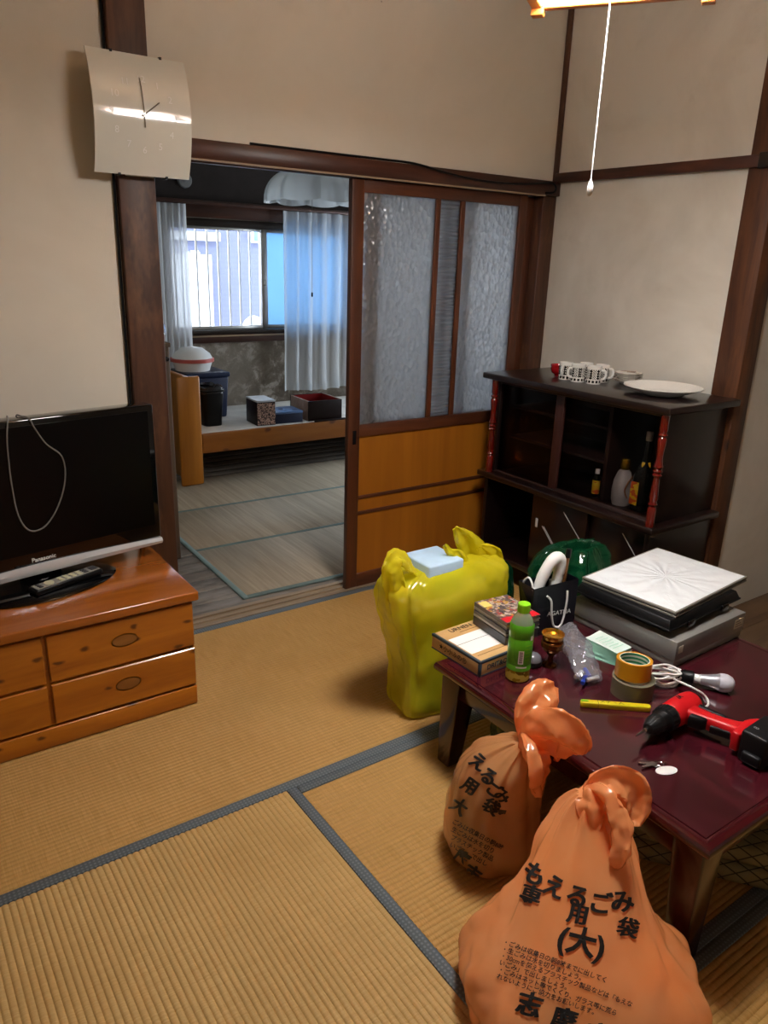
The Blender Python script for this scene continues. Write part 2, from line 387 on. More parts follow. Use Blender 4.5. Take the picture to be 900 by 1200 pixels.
# ------------------------------------------------------------------ mesh helpers
class MB:
    def __init__(s): s.v = []; s.f = []
    def add(s, vs, fs):
        o = len(s.v); s.v += [tuple(v) for v in vs]; s.f += [tuple(i + o for i in f) for f in fs]; return s
    def box(s, x0, x1, y0, y1, z0, z1):
        return s.add([(x0, y0, z0), (x1, y0, z0), (x1, y1, z0), (x0, y1, z0), (x0, y0, z1), (x1, y0, z1), (x1, y1, z1), (x0, y1, z1)],
                     [(3, 2, 1, 0), (4, 5, 6, 7), (0, 1, 5, 4), (1, 2, 6, 5), (2, 3, 7, 6), (3, 0, 4, 7)])
    def frustum(s, a, za, b, zb):
        """a, b = (x0,x1,y0,y1) at heights za, zb"""
        q = lambda r, z: [(r[0], r[2], z), (r[1], r[2], z), (r[1], r[3], z), (r[0], r[3], z)]
        return s.add(q(a, za) + q(b, zb), [(3, 2, 1, 0), (4, 5, 6, 7), (0, 1, 5, 4), (1, 2, 6, 5), (2, 3, 7, 6), (3, 0, 4, 7)])
    def prism(s, poly, lo, hi, axis='z'):
        """poly: CCW 2-D outline; axis z: (x,y); axis y: (x,z); axis x: (y,z)"""
        def P(p, t):
            return {'z': (p[0], p[1], t), 'y': (p[0], t, p[1]), 'x': (t, p[0], p[1])}[axis]
        n = len(poly)
        vs = [P(p, lo) for p in poly] + [P(p, hi) for p in poly]
        fs = [tuple(range(n - 1, -1, -1)), tuple(range(n, 2 * n))] + [(i, (i + 1) % n, n + (i + 1) % n, n + i) for i in range(n)]
        return s.add(vs, fs)
    def lathe(s, prof, seg=24, c=(0, 0, 0), mat=None, wob=None, cap=True):
        vs = []; fs = []
        for j, (r, z) in enumerate(prof):
            for i in range(seg):
                a = 2 * PI * i / seg; rr = r * (wob(a, j) if wob else 1)
                vs.append(Vector((rr * math.cos(a), rr * math.sin(a), z)))
        m = len(prof)
        for j in range(m - 1):
            for i in range(seg):
                k = (i + 1) % seg
                fs.append((j * seg + i, j * seg + k, (j + 1) * seg + k, (j + 1) * seg + i))
        if cap and prof[0][0] > 1e-6: fs.append(tuple(range(seg - 1, -1, -1)))
        if cap and prof[-1][0] > 1e-6: fs.append(tuple((m - 1) * seg + i for i in range(seg)))
        if mat is not None: vs = [mat @ v for v in vs]
        vs = [v + Vector(c) for v in vs]
        return s.add(vs, fs)
    def rings(s, rings, cap=True, closed=False):
        n = len(rings[0]); vs = [p for r in rings for p in r]; fs = []
        m = len(rings)
        for j in range(m if closed else m - 1):
            for i in range(n):
                k = (i + 1) % n; j2 = (j + 1) % m
                fs.append((j * n + i, j * n + k, j2 * n + k, j2 * n + i))
        if cap and not closed:
            fs.append(tuple(range(n - 1, -1, -1))); fs.append(tuple((m - 1) * n + i for i in range(n)))
        return s.add(vs, fs)
    def sheet(s, fn, nu, nv):
        vs = [fn(i / nu, j / nv) for j in range(nv + 1) for i in range(nu + 1)]
        fs = [(j * (nu + 1) + i, j * (nu + 1) + i + 1, (j + 1) * (nu + 1) + i + 1, (j + 1) * (nu + 1) + i) for j in range(nv) for i in range(nu)]
        return s.add(vs, fs)
    def tube(s, pts, r, seg=8, smooth=0, closed=False, flat=1.0, up=None):
        pts = [Vector(p) for p in pts]
        if smooth: pts = catmull(pts, smooth, closed)
        n = len(pts); rings = []; prev = None
        for i in range(n):
            a = pts[(i - 1) % n] if (closed or i > 0) else pts[i]
            b = pts[(i + 1) % n] if (closed or i < n - 1) else pts[i]
            t = (b - a).normalized()
            if prev is None:
                u = Vector(up) if up else (Vector((0, 0, 1)) if abs(t.z) < .9 else Vector((1, 0, 0)))
            else: u = prev
            u = (u - t * u.dot(t)).normalized(); prev = u
            w = t.cross(u)
            rr = r[min(len(r) - 1, int(i * len(r) / n))] if isinstance(r, (list, tuple)) else r
            rings.append([pts[i] + (u * math.cos(q) * flat + w * math.sin(q)) * rr for q in (2 * PI * k / seg for k in range(seg))])
        return s.rings(rings, closed=closed)
    def floor_at(s, z):
        s.v = [(v[0], v[1], max(v[2], z)) for v in s.v]; return s
    def xf(s, m):
        s.v = [tuple(m @ Vector(v)) for v in s.v]; return s
    def build(s, name, mat, parent=None, bevel=0, smooth=None, world=False, seg=2, subsurf=0):
        me = bpy.data.meshes.new(name)
        vs = s.v
        if world and parent is not None:
            L = parent_loc(parent); vs = [(v[0] - L[0], v[1] - L[1], v[2] - L[2]) for v in vs]
        me.from_pydata(vs, [], s.f)
        bm = bmesh.new(); bm.from_mesh(me)
        bmesh.ops.recalc_face_normals(bm, faces=bm.faces)
        if bevel:
            es = [e for e in bm.edges if len(e.link_faces) == 2 and e.calc_face_angle(0) > R(28)]
            bmesh.ops.bevel(bm, geom=es, offset=bevel, segments=seg, profile=.5, affect='EDGES', clamp_overlap=True)
        bm.to_mesh(me); bm.free()
        if smooth is not None:
            me.shade_smooth(); me.set_sharp_from_angle(angle=R(smooth))
        elif bevel:
            me.shade_smooth(); me.set_sharp_from_angle(angle=R(50))
        me.materials.append(M[mat] if isinstance(mat, str) else mat)
        o = bpy.data.objects.new(name, me); COL.objects.link(o)
        if parent is not None: o.parent = parent
        return o

def parent_loc(p):
    L = Vector((0, 0, 0))
    while p is not None: L += p.location; p = p.parent
    return L

def catmull(P, n, closed=False):
    out = []; m = len(P)
    rng = range(m) if closed else range(m - 1)
    for i in rng:
        p0 = P[(i - 1) % m] if closed or i > 0 else P[i]
        p1 = P[i]; p2 = P[(i + 1) % m]
        p3 = P[(i + 2) % m] if closed or i + 2 < m else p2
        for k in range(n):
            t = k / n
            out.append(.5 * ((2 * p1) + (p2 - p0) * t + (2 * p0 - 5 * p1 + 4 * p2 - p3) * t * t + (-p0 + 3 * p1 - 3 * p2 + p3) * t ** 3))
    if not closed: out.append(P[-1])
    return out

def tag(o, label, cat, group=None, kind=None):
    o['label'] = label; o['category'] = cat
    if group: o['group'] = group
    if kind: o['kind'] = kind
    return o

def thing(name, label, cat, loc=(0, 0, 0), rz=0, group=None, kind=None, rot=None):
    o = bpy.data.objects.new(name, None); o.empty_display_size = .05; COL.objects.link(o)
    o.location = loc; o.rotation_euler = rot if rot else (0, 0, rz)
    return tag(o, label, cat, group, kind)

def dup(root, loc=None, rz=None, label=None, group=None):
    def cp(o, par):
        c = o.copy(); COL.objects.link(c); c.parent = par
        for ch in list(o.children): cp(ch, c)
        return c
    r = cp(root, None)
    if loc is not None: r.location = loc
    if rz is not None: r.rotation_euler = (0, 0, rz)
    if label: r['label'] = label
    if group: r['group'] = group
    return r

def text_mesh(body, size, bold=0.0, align='CENTER'):
    c = bpy.data.curves.new('lettering', 'FONT'); c.body = body; c.size = size; c.offset = bold
    c.align_x = align; c.align_y = 'CENTER'; c.resolution_u = 3
    o = bpy.data.objects.new('lettering', c); COL.objects.link(o)
    dg = bpy.context.evaluated_depsgraph_get(); dg.update()
    me = bpy.data.meshes.new_from_object(o.evaluated_get(dg))
    bpy.data.objects.remove(o); bpy.data.curves.remove(c)
    return me

def lettering(name, body, size, mat, parent, m, bold=0, align='CENTER'):
    """flat printed text placed by matrix m in the parent's local space"""
    me = text_mesh(body, size, bold, align); me.transform(m)
    me.materials.append(M[mat]); me.name = name
    o = bpy.data.objects.new(name, me); COL.objects.link(o); o.parent = parent
    return o

def frame(o, x, y):
    """matrix with origin o, text direction x, text up y"""
    x = Vector(x).normalized(); y = Vector(y); y = (y - x * y.dot(x)).normalized(); z = x.cross(y)
    return Matrix(((x.x, y.x, z.x, o[0]), (x.y, y.y, z.y, o[1]), (x.z, y.z, z.z, o[2]), (0, 0, 0, 1)))

def wall_hole(name, x0, x1, z0, z1, a, b, c, d, y0, y1, mat, along='x'):
    mb = MB(); xs = [x0, a, b, x1]; zs = [z0, c, d, z1]
    P = lambda x, y, z: (x, y, z) if along == 'x' else (y, x, z)
    vs = [P(x, y, z) for y in (y0, y1) for z in zs for x in xs]
    id = lambda s, j, i: s * 16 + j * 4 + i
    fs = []
    for s in (0, 1):
        for j in range(3):
            for i in range(3):
                if i == 1 and j == 1: continue
                q = (id(s, j, i), id(s, j, i + 1), id(s, j + 1, i + 1), id(s, j + 1, i))
                fs.append(q if s == 0 else q[::-1])
    def side(p, q): fs.append((id(0, *p), id(1, *p), id(1, *q), id(0, *q)))
    for i in range(3): side((0, i), (0, i + 1)); side((3, i + 1), (3, i)); side((i + 1, 0), (i, 0)); side((i, 3), (i + 1, 3))
    side((1, 2), (1, 1)); side((2, 1), (2, 2)); side((1, 1), (2, 1)); side((2, 2), (1, 2))
    mb.add(vs, fs)
    return mb.build(name, mat)

def struct(o, label, cat): return tag(o, label, cat, kind='structure')

# ================================================================== THE SETTING
H = 2.70
Z0 = -.06
rnd = random.Random(7)

# ---- living-room floor: tatami mats with ribbed weave and cloth borders
fl = MB().box(-1.25, 2.79, -1.3, 2.63, -.06, -.032).build('floor', 'subfloor')
struct(fl, 'living room floor covered with ribbed straw tatami mats', 'floor')
def tatami(x0, x1, y0, y1, along, heri):
    """ribs run along `along`; heri: list of (x0,x1,y0,y1) cloth strips"""
    mb = MB(); pitch = .0149
    lo, hi = (y0, y1) if along == 'x' else (x0, x1)
    a, b = (x0, x1) if along == 'x' else (y0, y1)
    n = int(round((hi - lo) / pitch)); pitch = (hi - lo) / n
    prof = []
    for i in range(n):
        for t, h in ((0, -.0034), (.09, -.0022), (.2, -.0009), (.36, -.0001), (.64, -.0001), (.8, -.0009), (.91, -.0022)):
            prof.append((lo + (i + t) * pitch, h))
    prof.append((hi, -.0034)); k = len(prof)
    P = (lambda p, q, z: (q, p, z)) if along == 'x' else (lambda p, q, z: (p, q, z))
    vs = [P(p, a, h) for p, h in prof] + [P(p, b, h) for p, h in prof]
    vs += [P(lo, a, -.03), P(hi, a, -.03), P(lo, b, -.03), P(hi, b, -.03)]
    fs = [(i, i + 1, k + i + 1, k + i) for i in range(k - 1)]
    fs += [tuple(range(k)) + (2 * k + 1, 2 * k), tuple(range(k, 2 * k)) + (2 * k + 3, 2 * k + 2)]
    fs += [(0, k, 2 * k + 2, 2 * k), (k - 1, 2 * k - 1, 2 * k + 3, 2 * k + 1), (2 * k, 2 * k + 1, 2 * k + 3, 2 * k + 2)]
    mb.add(vs, fs)
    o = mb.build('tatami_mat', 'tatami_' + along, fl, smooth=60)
    for q in heri:
        MB().box(q[0], q[1], q[2], q[3], -.03, .0015).build('border_strip', 'heri', o, bevel=.001, seg=1)
g = .0015
tatami(.07, 1.82 - g, 1.578, 2.622, 'x', [(.07, 1.82 - g, 1.578, 1.610), (.07, 1.82 - g, 2.590, 2.622)])
tatami(-1.25, .07 - g, 1.578, 2.622, 'x', [(-1.25, .07 - g, 1.578, 1.610), (-1.25, .07 - g, 2.590, 2.622)])
tatami(1.82, 2.786, 1.578, 2.622, 'x', [(1.82, 2.786, 1.578, 1.610), (1.82, 2.786, 2.590, 2.622)])
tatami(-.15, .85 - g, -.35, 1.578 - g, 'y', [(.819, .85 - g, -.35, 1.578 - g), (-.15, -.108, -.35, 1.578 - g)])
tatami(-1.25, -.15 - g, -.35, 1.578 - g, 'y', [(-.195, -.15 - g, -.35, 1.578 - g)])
tatami(.85, 2.786, .622, 1.578 - g, 'x', [(.85, 2.786, 1.546, 1.578 - g), (.85, 2.786, .622, .654)])
tatami(.85, 2.786, -.35, .622 - g, 'x', [(.85, 2.786, .590, .622 - g)])
tatami(-1.25, 2.786, -1.3, -.35 - g, 'x', [(-1.25, 2.786, -.395, -.35 - g)])

# ---- alcove floor to the right (boards)
fa = MB().box(2.79, 4.2, -1.3, 1.6, -.06, -.022).build('floor', 'subfloor')
struct(fa, 'brown board floor beside the right corner post', 'floor')
y = 1.6
while y > -1.25:
    MB().box(2.792, 4.2, y - .148, y, -.022, 0).build('plank', 'plank_dark', fa, bevel=.002, seg=1); y -= .15

# ---- back-room floor
fb = MB().box(.3, 5.2, 2.73, 5.4, -.06, -.022).build('floor', 'subfloor')
struct(fb, 'weathered grey plank floor of the back room', 'floor')
y = 2.731
while y < 5.3:
    w = .118 + rnd.uniform(-.012, .012)
    MB().box(.3, 5.2, y, y + w - .0035, -.022, -.004 + rnd.uniform(-.001, .001)).build('plank', 'plank', fb, bevel=.002, seg=1); y += w

# ---- walls
wb = MB().prism([(-1.25, Z0), (.85, Z0), (.85, 1.76), (2.74, 1.76), (2.74, Z0), (2.79, Z0), (2.79, H), (-1.25, H)], 2.65, 2.72, 'y').build('wall_back', 'plaster')
struct(wb, 'beige plaster wall with the doorway to the back room', 'wall')
struct(MB().box(2.79, 2.86, 1.69, 2.72, Z0, H).build('wall_right', 'plaster_right'), 'pale plaster wall behind the dark glass cabinet', 'wall')
struct(MB().box(2.87, 4.2, 1.6, 1.67, Z0, H).build('wall_alcove', 'plaster_right'), 'plaster wall right of the brown corner post', 'wall')
struct(MB().box(-1.33, -1.25, -1.3, 2.72, Z0, H).build('wall_left', 'plaster'), 'plaster wall on the television side', 'wall')
struct(MB().box(-1.33, 4.27, -1.38, -1.3, Z0, H).build('wall_front', 'plaster'), 'plaster wall behind the photographer', 'wall')
struct(MB().box(4.2, 4.27, -1.3, 1.6, Z0, H).build('wall_alcove_end', 'plaster_right'), 'end wall of the board-floored alcove', 'wall')
struct(MB().box(-1.33, 4.27, -1.38, 2.72, H, H + .05).build('ceiling', 'ceiling'), 'board ceiling of the living room', 'ceiling')
# back room shell
struct(MB().box(3.6, 5.2, 5.39, 5.5, Z0, H).build('wall_window_right', 'mottled'), 'plain plaster wall of the back room right of the window', 'wall')
struct(MB().box(2.93, 5.28, 2.65, 2.72, Z0, H).build('wall_back_room_front', 'pale_wall'), 'back room side of the wall beyond the living room corner', 'wall')
struct(wall_hole('wall_window', .3, 3.6, Z0, H, 1.9, 3.45, .88, 1.66, 5.39, 5.5, 'mottled'), 'stained grey plaster wall below the back room window', 'wall')
struct(MB().box(.22, .3, 2.72, 5.5, Z0, H).build('wall_back_room_left', 'pale_wall'), 'left wall of the back room', 'wall')
struct(wall_hole('wall_back_room_right', 2.72, 5.5, Z0, H, 3.2, 5.0, .5, 1.9, 5.2, 5.28, 'pale_wall', 'y'), 'right wall of the back room with a wide window', 'wall')
w4 = thing('window_2', 'wide window in the right wall of the back room', 'window', (5.24, 4.1, .5), kind='structure')
for b in ((3.2, 3.24, .5, 1.9), (4.96, 5.0, .5, 1.9), (3.24, 4.96, .5, .54), (3.24, 4.96, 1.86, 1.9), (4.08, 4.12, .54, 1.86)):
    MB().box(5.22, 5.26, b[0], b[1], b[2], b[3]).build('frame_bar', 'alu', w4, world=True)
for a_, b_ in ((3.24, 4.08), (4.12, 4.96)):
    MB().box(5.238, 5.242, a_, b_, .54, 1.86).build('pane', 'glass', w4, world=True)
struct(MB().box(.22, 5.28, 2.72, 5.5, H, H + .05).build('ceiling', 'pale_ceiling'), 'board ceiling of the back room', 'ceiling')
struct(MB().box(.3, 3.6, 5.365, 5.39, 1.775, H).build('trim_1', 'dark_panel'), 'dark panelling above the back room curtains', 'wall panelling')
struct(MB().box(2.86, 2.93, 1.67, 2.72, Z0, H).build('wall_right_light_block', 'plaster_dim'), 'unseen slab added behind the right plaster wall to block light', 'wall')  # added out of view behind the wall to block light

# ---- old timber
struct(MB().box(.79, .91, 2.622, 2.75, 0, H).build('trim_2', 'old_z', bevel=.004), 'dark timber post left of the doorway carrying the clock', 'post')
struct(MB().box(2.705, 2.79, 2.63, 2.75, 0, 1.72).build('trim_3', 'old_z', bevel=.003), 'dark timber jamb in the far corner beside the sliding doors', 'post')
li = MB().prism([(2.612, 1.722), (2.636, 1.722), (2.636, 1.735), (2.672, 1.735), (2.672, 1.722), (2.680, 1.722), (2.680, 1.735), (2.714, 1.735), (2.714, 1.722), (2.75, 1.722), (2.75, 1.782), (2.612, 1.782)], .905, 2.79, 'x').build('trim_4', 'old_x', bevel=.0015, seg=1)
struct(li, 'dark grooved wooden lintel over the sliding doors', 'lintel')
MB().box(.912, 2.70, 2.613, 2.617, 1.716, 1.7225).build('lintel_lip', 'sill', li)
sl = MB().prism([(2.624, -.03), (2.735, -.03), (2.735, .004), (2.712, .004), (2.712, -.004), (2.682, -.004), (2.682, .004), (2.670, .004), (2.670, -.004), (2.640, -.004), (2.640, .004), (2.624, .004)], .91, 2.705, 'x').build('trim_5', 'sill')
struct(sl, 'worn pale wooden threshold with two door grooves', 'threshold')
struct(MB().box(2.772, 2.789, 2.628, 2.65, 1.782, H).build('trim_6', 'old_z', bevel=.002), 'thin dark batten up the wall corner', 'batten')
struct(MB().box(2.778, 2.875, 1.592, 1.70, 0, H).build('trim_7', 'post_z', bevel=.004), 'thick brown timber corner post with knots', 'post')
ra = MB().box(2.762, 2.79, 1.62, 2.628, 1.777, 1.818).build('trim_8', 'old_y', bevel=.003)
struct(ra, 'narrow dark wall rail running into the brown corner post', 'rail')
MB().box(2.757, 2.778, 1.60, 1.655, 1.772, 1.824).build('end_block', 'cab', ra, bevel=.002)
struct(MB().box(-1.25, .79, 2.638, 2.65, 0, .05).build('baseboard_back', 'old_x'), 'low dark skirting behind the television chest', 'skirting')

# ---- two sliding doors
def sliding_door(name, label, x0, x1, y0, y1):
    t = thing(name, label, 'sliding door', ((x0 + x1) / 2, (y0 + y1) / 2, 0), kind='structure')
    w = .056; z0, z1 = .0, 1.715
    for a, b in ((x0, x0 + w), (x1 - w * .75, x1)):
        s = MB().box(a, b, y0, y1, z0, z1).build('stile', 'door_frame', t, bevel=.002, world=True)
    ix0, ix1 = x0 + w, x1 - w * .75
    def rail(za, zb, mat='door_frame_x', yy=(y0, y1)):
        MB().box(ix0, ix1, yy[0], yy[1], za, zb).build('rail', mat, t, bevel=.0015, world=True)
    rail(1.668, z1); rail(.70, .752); rail(0.0, .065)
    yp = (y0 + .004, y1 - .004)
    rail(.418, .434, yy=yp); rail(.346, .362, yy=yp)
    ym = (y0 + y1) / 2
    for za, zb in ((.434, .70), (.362, .418), (.065, .346)):
        MB().box(ix0, ix1, ym - .005, ym + .005, za, zb).build('panel', 'door_panel', t, world=True)
    W_ = ix1 - ix0
    m1, m2 = ix0 + W_ * .445, ix0 + W_ * .605
    for m in (m1, m2):
        MB().box(m - .012, m + .012, y0 + .003, y1 - .003, .752, 1.668).build('muntin', 'door_frame', t, bevel=.0015, world=True)
    for a, b, k in ((ix0, m1 - .012, 'hammered'), (m1 + .012, m2 - .012, 'ribbed'), (m2 + .012, ix1, 'hammered')):
        MB().box(a, b, ym - .0015, ym + .0015, .752, 1.668).build('pane', k, t, world=True)
    hz = MB().prism([(-.009, -.03), (.009, -.03), (.009, .03), (-.009, .03)], y0 - .0015, y0 + .001, 'y').xf(Matrix.Translation((x0 + .03, 0, .70)))
    hz.build('finger_pull', 'black', t, bevel=.001, world=True)
    return t
sliding_door('door_1', 'brown sliding door with hammered glass and amber lower panels, in front', 1.683, 2.618, 2.641, 2.669)
sliding_door('door_2', 'second sliding door seen through the glass of the first', 1.785, 2.70, 2.683, 2.711)

# ---- back-room window
wn = thing('window_1', 'dark framed sliding window with clear and frosted panes', 'window', (2.675, 5.42, .88), kind='structure')
def wb_(name, m, *b): return MB().box(*b).build(name, m, wn, bevel=.002, seg=1, world=True)
wb_('head', 'alu', 1.9, 3.45, 5.385, 5.46, 1.61, 1.66)
wb_('sill', 'alu', 1.9, 3.45, 5.36, 5.46, .862, .892)
for a in (1.9, 3.42): wb_('jamb', 'alu', a, a + .03, 5.39, 5.46, .892, 1.61)
def sash(x0, x1, y, gm, fm):
    s = wb_('sash', fm, x0, x0 + .032, y - .012, y + .012, .892, 1.61)
    for b in ((x1 - .045, x1, .892, 1.61), (x0 + .032, x1 - .045, .892, .918), (x0 + .032, x1 - .045, 1.59, 1.61)):
        MB().box(b[0], b[1], y - .012, y + .012, b[2], b[3]).build('sash_bar', fm, s, world=True, bevel=.001, seg=1).location = (0, 0, 0)
    MB().box(x0 + .032, x1 - .045, y - .002, y + .002, .918, 1.59).build('pane', gm, s, world=True)
sash(1.93, 2.70, 5.425, 'glass', 'alu_light')
sash(2.66, 3.42, 5.452, 'frost_blue', 'alu_light')
lk = MB().box(2.664, 2.684, 5.398, 5.412, 1.21, 1.25).build('crescent_lock', 'steel', wn, bevel=.003, world=True)
wb_('inner_sill', 'old_x', 1.86, 3.49, 5.345, 5.39, .805, .862)
MB().box(1.86, 3.49, 5.335, 5.348, .848, .860).build('sill_nosing', 'sill', wn, world=True, bevel=.002)
wb_('casing', 'old_x', 1.82, 3.53, 5.352, 5.39, 1.665, 1.772)
MB().box(1.82, 3.53, 5.340, 5.354, 1.755, 1.775).build('casing_cap', 'old_x', wn, world=True, bevel=.002)
# ================================================================== OUTSIDE
gr = MB().box(-6, 12, 5.5, 16, -.65, -.6).build('ground', 'paving')
tag(gr, 'grey paved ground between the houses', 'ground', kind='structure')
NY = 7.5
nh = thing('neighbour_house', 'lavender sided neighbouring house seen through the window', 'house', (4.0, NY, -.6))
MB().box(1.2, 9.0, NY, NY + .15, -.6, 2.15).build('siding_wall', 'siding', nh, world=True)
MB().box(1.1, 9.1, NY - .25, NY + .3, 2.15, 2.25).build('eave', 'out_white', nh, world=True)
MB().box(2.908, 2.983, NY - .03, NY, -.5, 1.455).build('door_casing', 'out_white', nh, world=True)
MB().box(3.0, 3.115, NY - .035, NY, -.5, 1.42).build('door_casing', 'out_white', nh, world=True, bevel=.006)
MB().box(2.596, 3.208, NY - .06, NY, 1.547, 1.628).build('door_hood', 'out_white', nh, world=True, bevel=.006)
MB().box(2.596, 2.908, NY - .015, NY, -.5, 1.42).build('door_leaf', 'out_white', nh, world=True)
po = thing('porch_light', 'small pale wall lamp box on the neighbouring house', 'lamp', (3.6, NY - .052, 1.547))
MB().box(-.046, .046, 0, .05, 0, .13).build('housing', 'out_white', po, bevel=.006)
MB().box(-.032, .032, -.006, .002, .018, .115).build('lens', 'frost_blue', po, bevel=.004)
gt = thing('lattice_gate', 'white folding lattice gate by the neighbouring door', 'gate', (2.86, NY - .2, -.6))
for k in range(12):
    z0 = -.6 + k * .17
    for sg in (1, -1):
        MB().tube([(2.86 - .05 * sg, NY - .2 - sg * .005, z0), (2.86 + .05 * sg, NY - .2 - sg * .005, z0 + .17)], .007, 6).build('slat', 'out_white', gt, world=True)
for x in (2.80, 2.92):
    MB().tube([(x, NY - .2, -.6), (x, NY - .2, 1.44)], .009, 6).build('upright', 'out_white', gt, world=True)
gl = thing('window_grille', 'white vertical bar grille outside the back room window', 'grille', (2.675, 5.6, .82))
for k in range(17):
    x = 2.216 - .085 * 3 + k * .0855
    MB().box(x - .007, x + .007, 5.594, 5.606, .80, 1.70).build('bar', 'out_white', gl, world=True, bevel=.002, seg=1)
for z in (.82, 1.68): MB().box(1.9, 3.5, 5.588, 5.612, z - .015, z + .015).build('cross_bar', 'out_white', gl, world=True)
for x in (1.93, 3.42):
    for z in (.82, 1.68): MB().box(x - .01, x + .01, 5.5, 5.588, z - .012, z + .012).build('bracket', 'out_white', gl, world=True)
# white bundle standing outside on a post
wbn = thing('wrapped_bundle', 'white plastic wrapped bundle standing outside the window', 'bundle', (2.92, 6.15, -.6))
def lump(c, r, seed, amp=.18, seg=24, n=14, freq=3.0, flat=1):
    rings = []
    for j in range(1, n):
        ph = PI * j / n; ring = []
        for i in range(seg):
            a = 2 * PI * i / seg
            d = Vector((math.sin(ph) * math.cos(a), math.sin(ph) * math.sin(a), -math.cos(ph)))
            k = 1 + amp * noise.noise(d * freq + Vector((seed, seed * 2, 0)))
            ring.append((c[0] + d.x * r[0] * k, c[1] + d.y * r[1] * k, c[2] + d.z * r[2] * k))
        rings.append(ring)
    return MB().rings(rings)
lump((2.92, 6.15, .83), (.085, .07, .10), 3).build('wrapping', 'out_white', wbn, smooth=80, world=True)
lump((2.96, 6.08, .80), (.03, .02, .035), 5).build('label_patch', 'quilt', wbn, smooth=80, world=True).data.materials[0] = plain('pink_patch', 'e0a8a8', .6)
MB().tube([(2.92, 6.15, -.6), (2.92, 6.15, .76)], .02, 8).build('stake', 'alu_light', wbn, world=True)

# ================================================================== LIVING ROOM: LARGE THINGS
# ---- pendant lamp (square, wooden frame)
lx, ly, lz = 1.35, 1.18, 1.965
lp = thing('pendant_lamp', 'lit square pendant lamp with orange wood frame and pull cord', 'lamp', (lx, ly, lz), R(-56))
a = .18
def lamp_frame():
    for sx in (-1, 1):
        MB().box(sx * a - .012, sx * a + .012, -a - .012, a + .012, 0, .022).build('frame_bar', 'lamp_wood', lp, bevel=.003)
        MB().box(-a + .012, a - .012, sx * a - .012, sx * a + .012, 0, .022).build('frame_bar', 'lamp_wood', lp, bevel=.003)
        for sy in (-1, 1):
            MB().frustum((sx * a - .014, sx * a + .014, sy * a - .014, sy * a + .014), -.012, (sx * a * .86 - .01, sx * a * .86 + .01, sy * a * .86 - .01, sy * a * .86 + .01), .16).build('corner_post', 'lamp_wood', lp, bevel=.002)
        MB().box(sx * a * .86 - .01, sx * a * .86 + .01, -a * .86, a * .86, .145, .16).build('frame_bar', 'lamp_wood', lp, bevel=.002)
        MB().box(-a * .86, a * .86, sx * a * .86 - .01, sx * a * .86 + .01, .145, .16).build('frame_bar', 'lamp_wood', lp, bevel=.002)
lamp_frame()
MB().box(-a + .012, a - .012, -a + .012, a - .012, .006, .014).build('diffuser', 'lamp_on', lp)
for k in range(4):
    m = Matrix.Rotation(k * PI / 2, 4, 'Z')
    b1, b2 = a - .012, a * .86 - .008
    pn = MB().add([(b1 + .004, -b1 + .012, .022), (b1 + .004, b1 - .012, .022), (b2 + .004, b2 - .012, .145), (b2 + .004, -b2 + .012, .145), (b1, -b1 + .012, .022), (b1, b1 - .012, .022), (b2, b2 - .012, .145), (b2, -b2 + .012, .145)],
                  [(0, 1, 2, 3), (7, 6, 5, 4), (0, 4, 5, 1), (1, 5, 6, 2), (2, 6, 7, 3), (3, 7, 4, 0)]).xf(m).build('side_panel', 'lamp_side', lp)
MB().box(-.1, .1, -.03, .03, .1, .145).build('ballast', 'white', lp, bevel=.004)
MB().tube([(0, 0, .145), (0, 0, H - lz)], .006, 8).build('hanging_cord', 'white', lp)
MB().lathe([(.045, 0), (.045, .01), (.02, .04), (.006, .045)], 20, (0, 0, H - lz - .045)).build('ceiling_rose', 'white', lp, smooth=40)
MB().tube([(0, 0, .006), (0, 0, -.372)], .0012, 6).build('pull_cord', 'white', lp)
MB().lathe([(.002, .0), (.0055, .004), (.0065, .02), (.003, .03), (.0017, .034)], 12, (0, 0, -.402)).build('pull_bob', 'white', lp, smooth=40)

# ---- wall clock: bowed cream sheet over a flat back
ck = thing('wall_clock', 'square cream bowed-glass wall clock hung on the dark post', 'clock', (.857, 2.622, 1.650))
w, h = .30, .338
MB().box(-.045, .045, -.014, 0, .0, h).build('back_board', 'cream_edge', ck, bevel=.003)
MB().box(-.06, .06, -.070, -.012, .10, h - .10).build('movement_box', 'white', ck, bevel=.003)
def bow(u, v, off=0):
    z = v * h
    return (-w / 2 + u * w, -.040 - off - .044 * (1 - (2 * v - 1) ** 2), z)
bs = MB()
n = 24
fr = [[bow(0, j / n), bow(1, j / n), bow(1, j / n, .004), bow(0, j / n, .004)] for j in range(n + 1)]
bs.rings([[Vector(p) for p in r] for r in fr]).build('dial_sheet', 'cream', ck, smooth=30)
for sx in (-.075, .075):
    for v in (0, 1):
        MB().box(sx - .004, sx + .004, -.048, -.012, v * h - .004, v * h + .004).build('clip', 'black', ck, bevel=.001)
def onface(x, z): v = z / h; return Vector((x, -.0452 - .044 * (1 - (2 * v - 1) ** 2), z))
for k in range(12):
    ang = PI / 2 - (k + 1) * PI / 6
    x, z = .098 * math.cos(ang), h / 2 + .098 * math.sin(ang)
    sl_ = -.044 * (-2 * (2 * z / h - 1)) * 2 / h
    lettering('numeral', str(k + 1), .028, 'white_print', ck, frame(onface(x, z) - Vector((0, .0008, 0)), (1, 0, 0), (0, -(.044 * 2 * (1 - 2 * z / h) * 2 / h), 1)))
def hand(ang, r0, r1, wd, nm):
    pts = []
    for k in range(9):
        r = r0 + (r1 - r0) * k / 8
        pts.append(onface(r * math.cos(ang), h / 2 + r * math.sin(ang)) - Vector((0, .003, 0)))
    MB().tube(pts, wd, 5).build(nm, 'steel', ck)
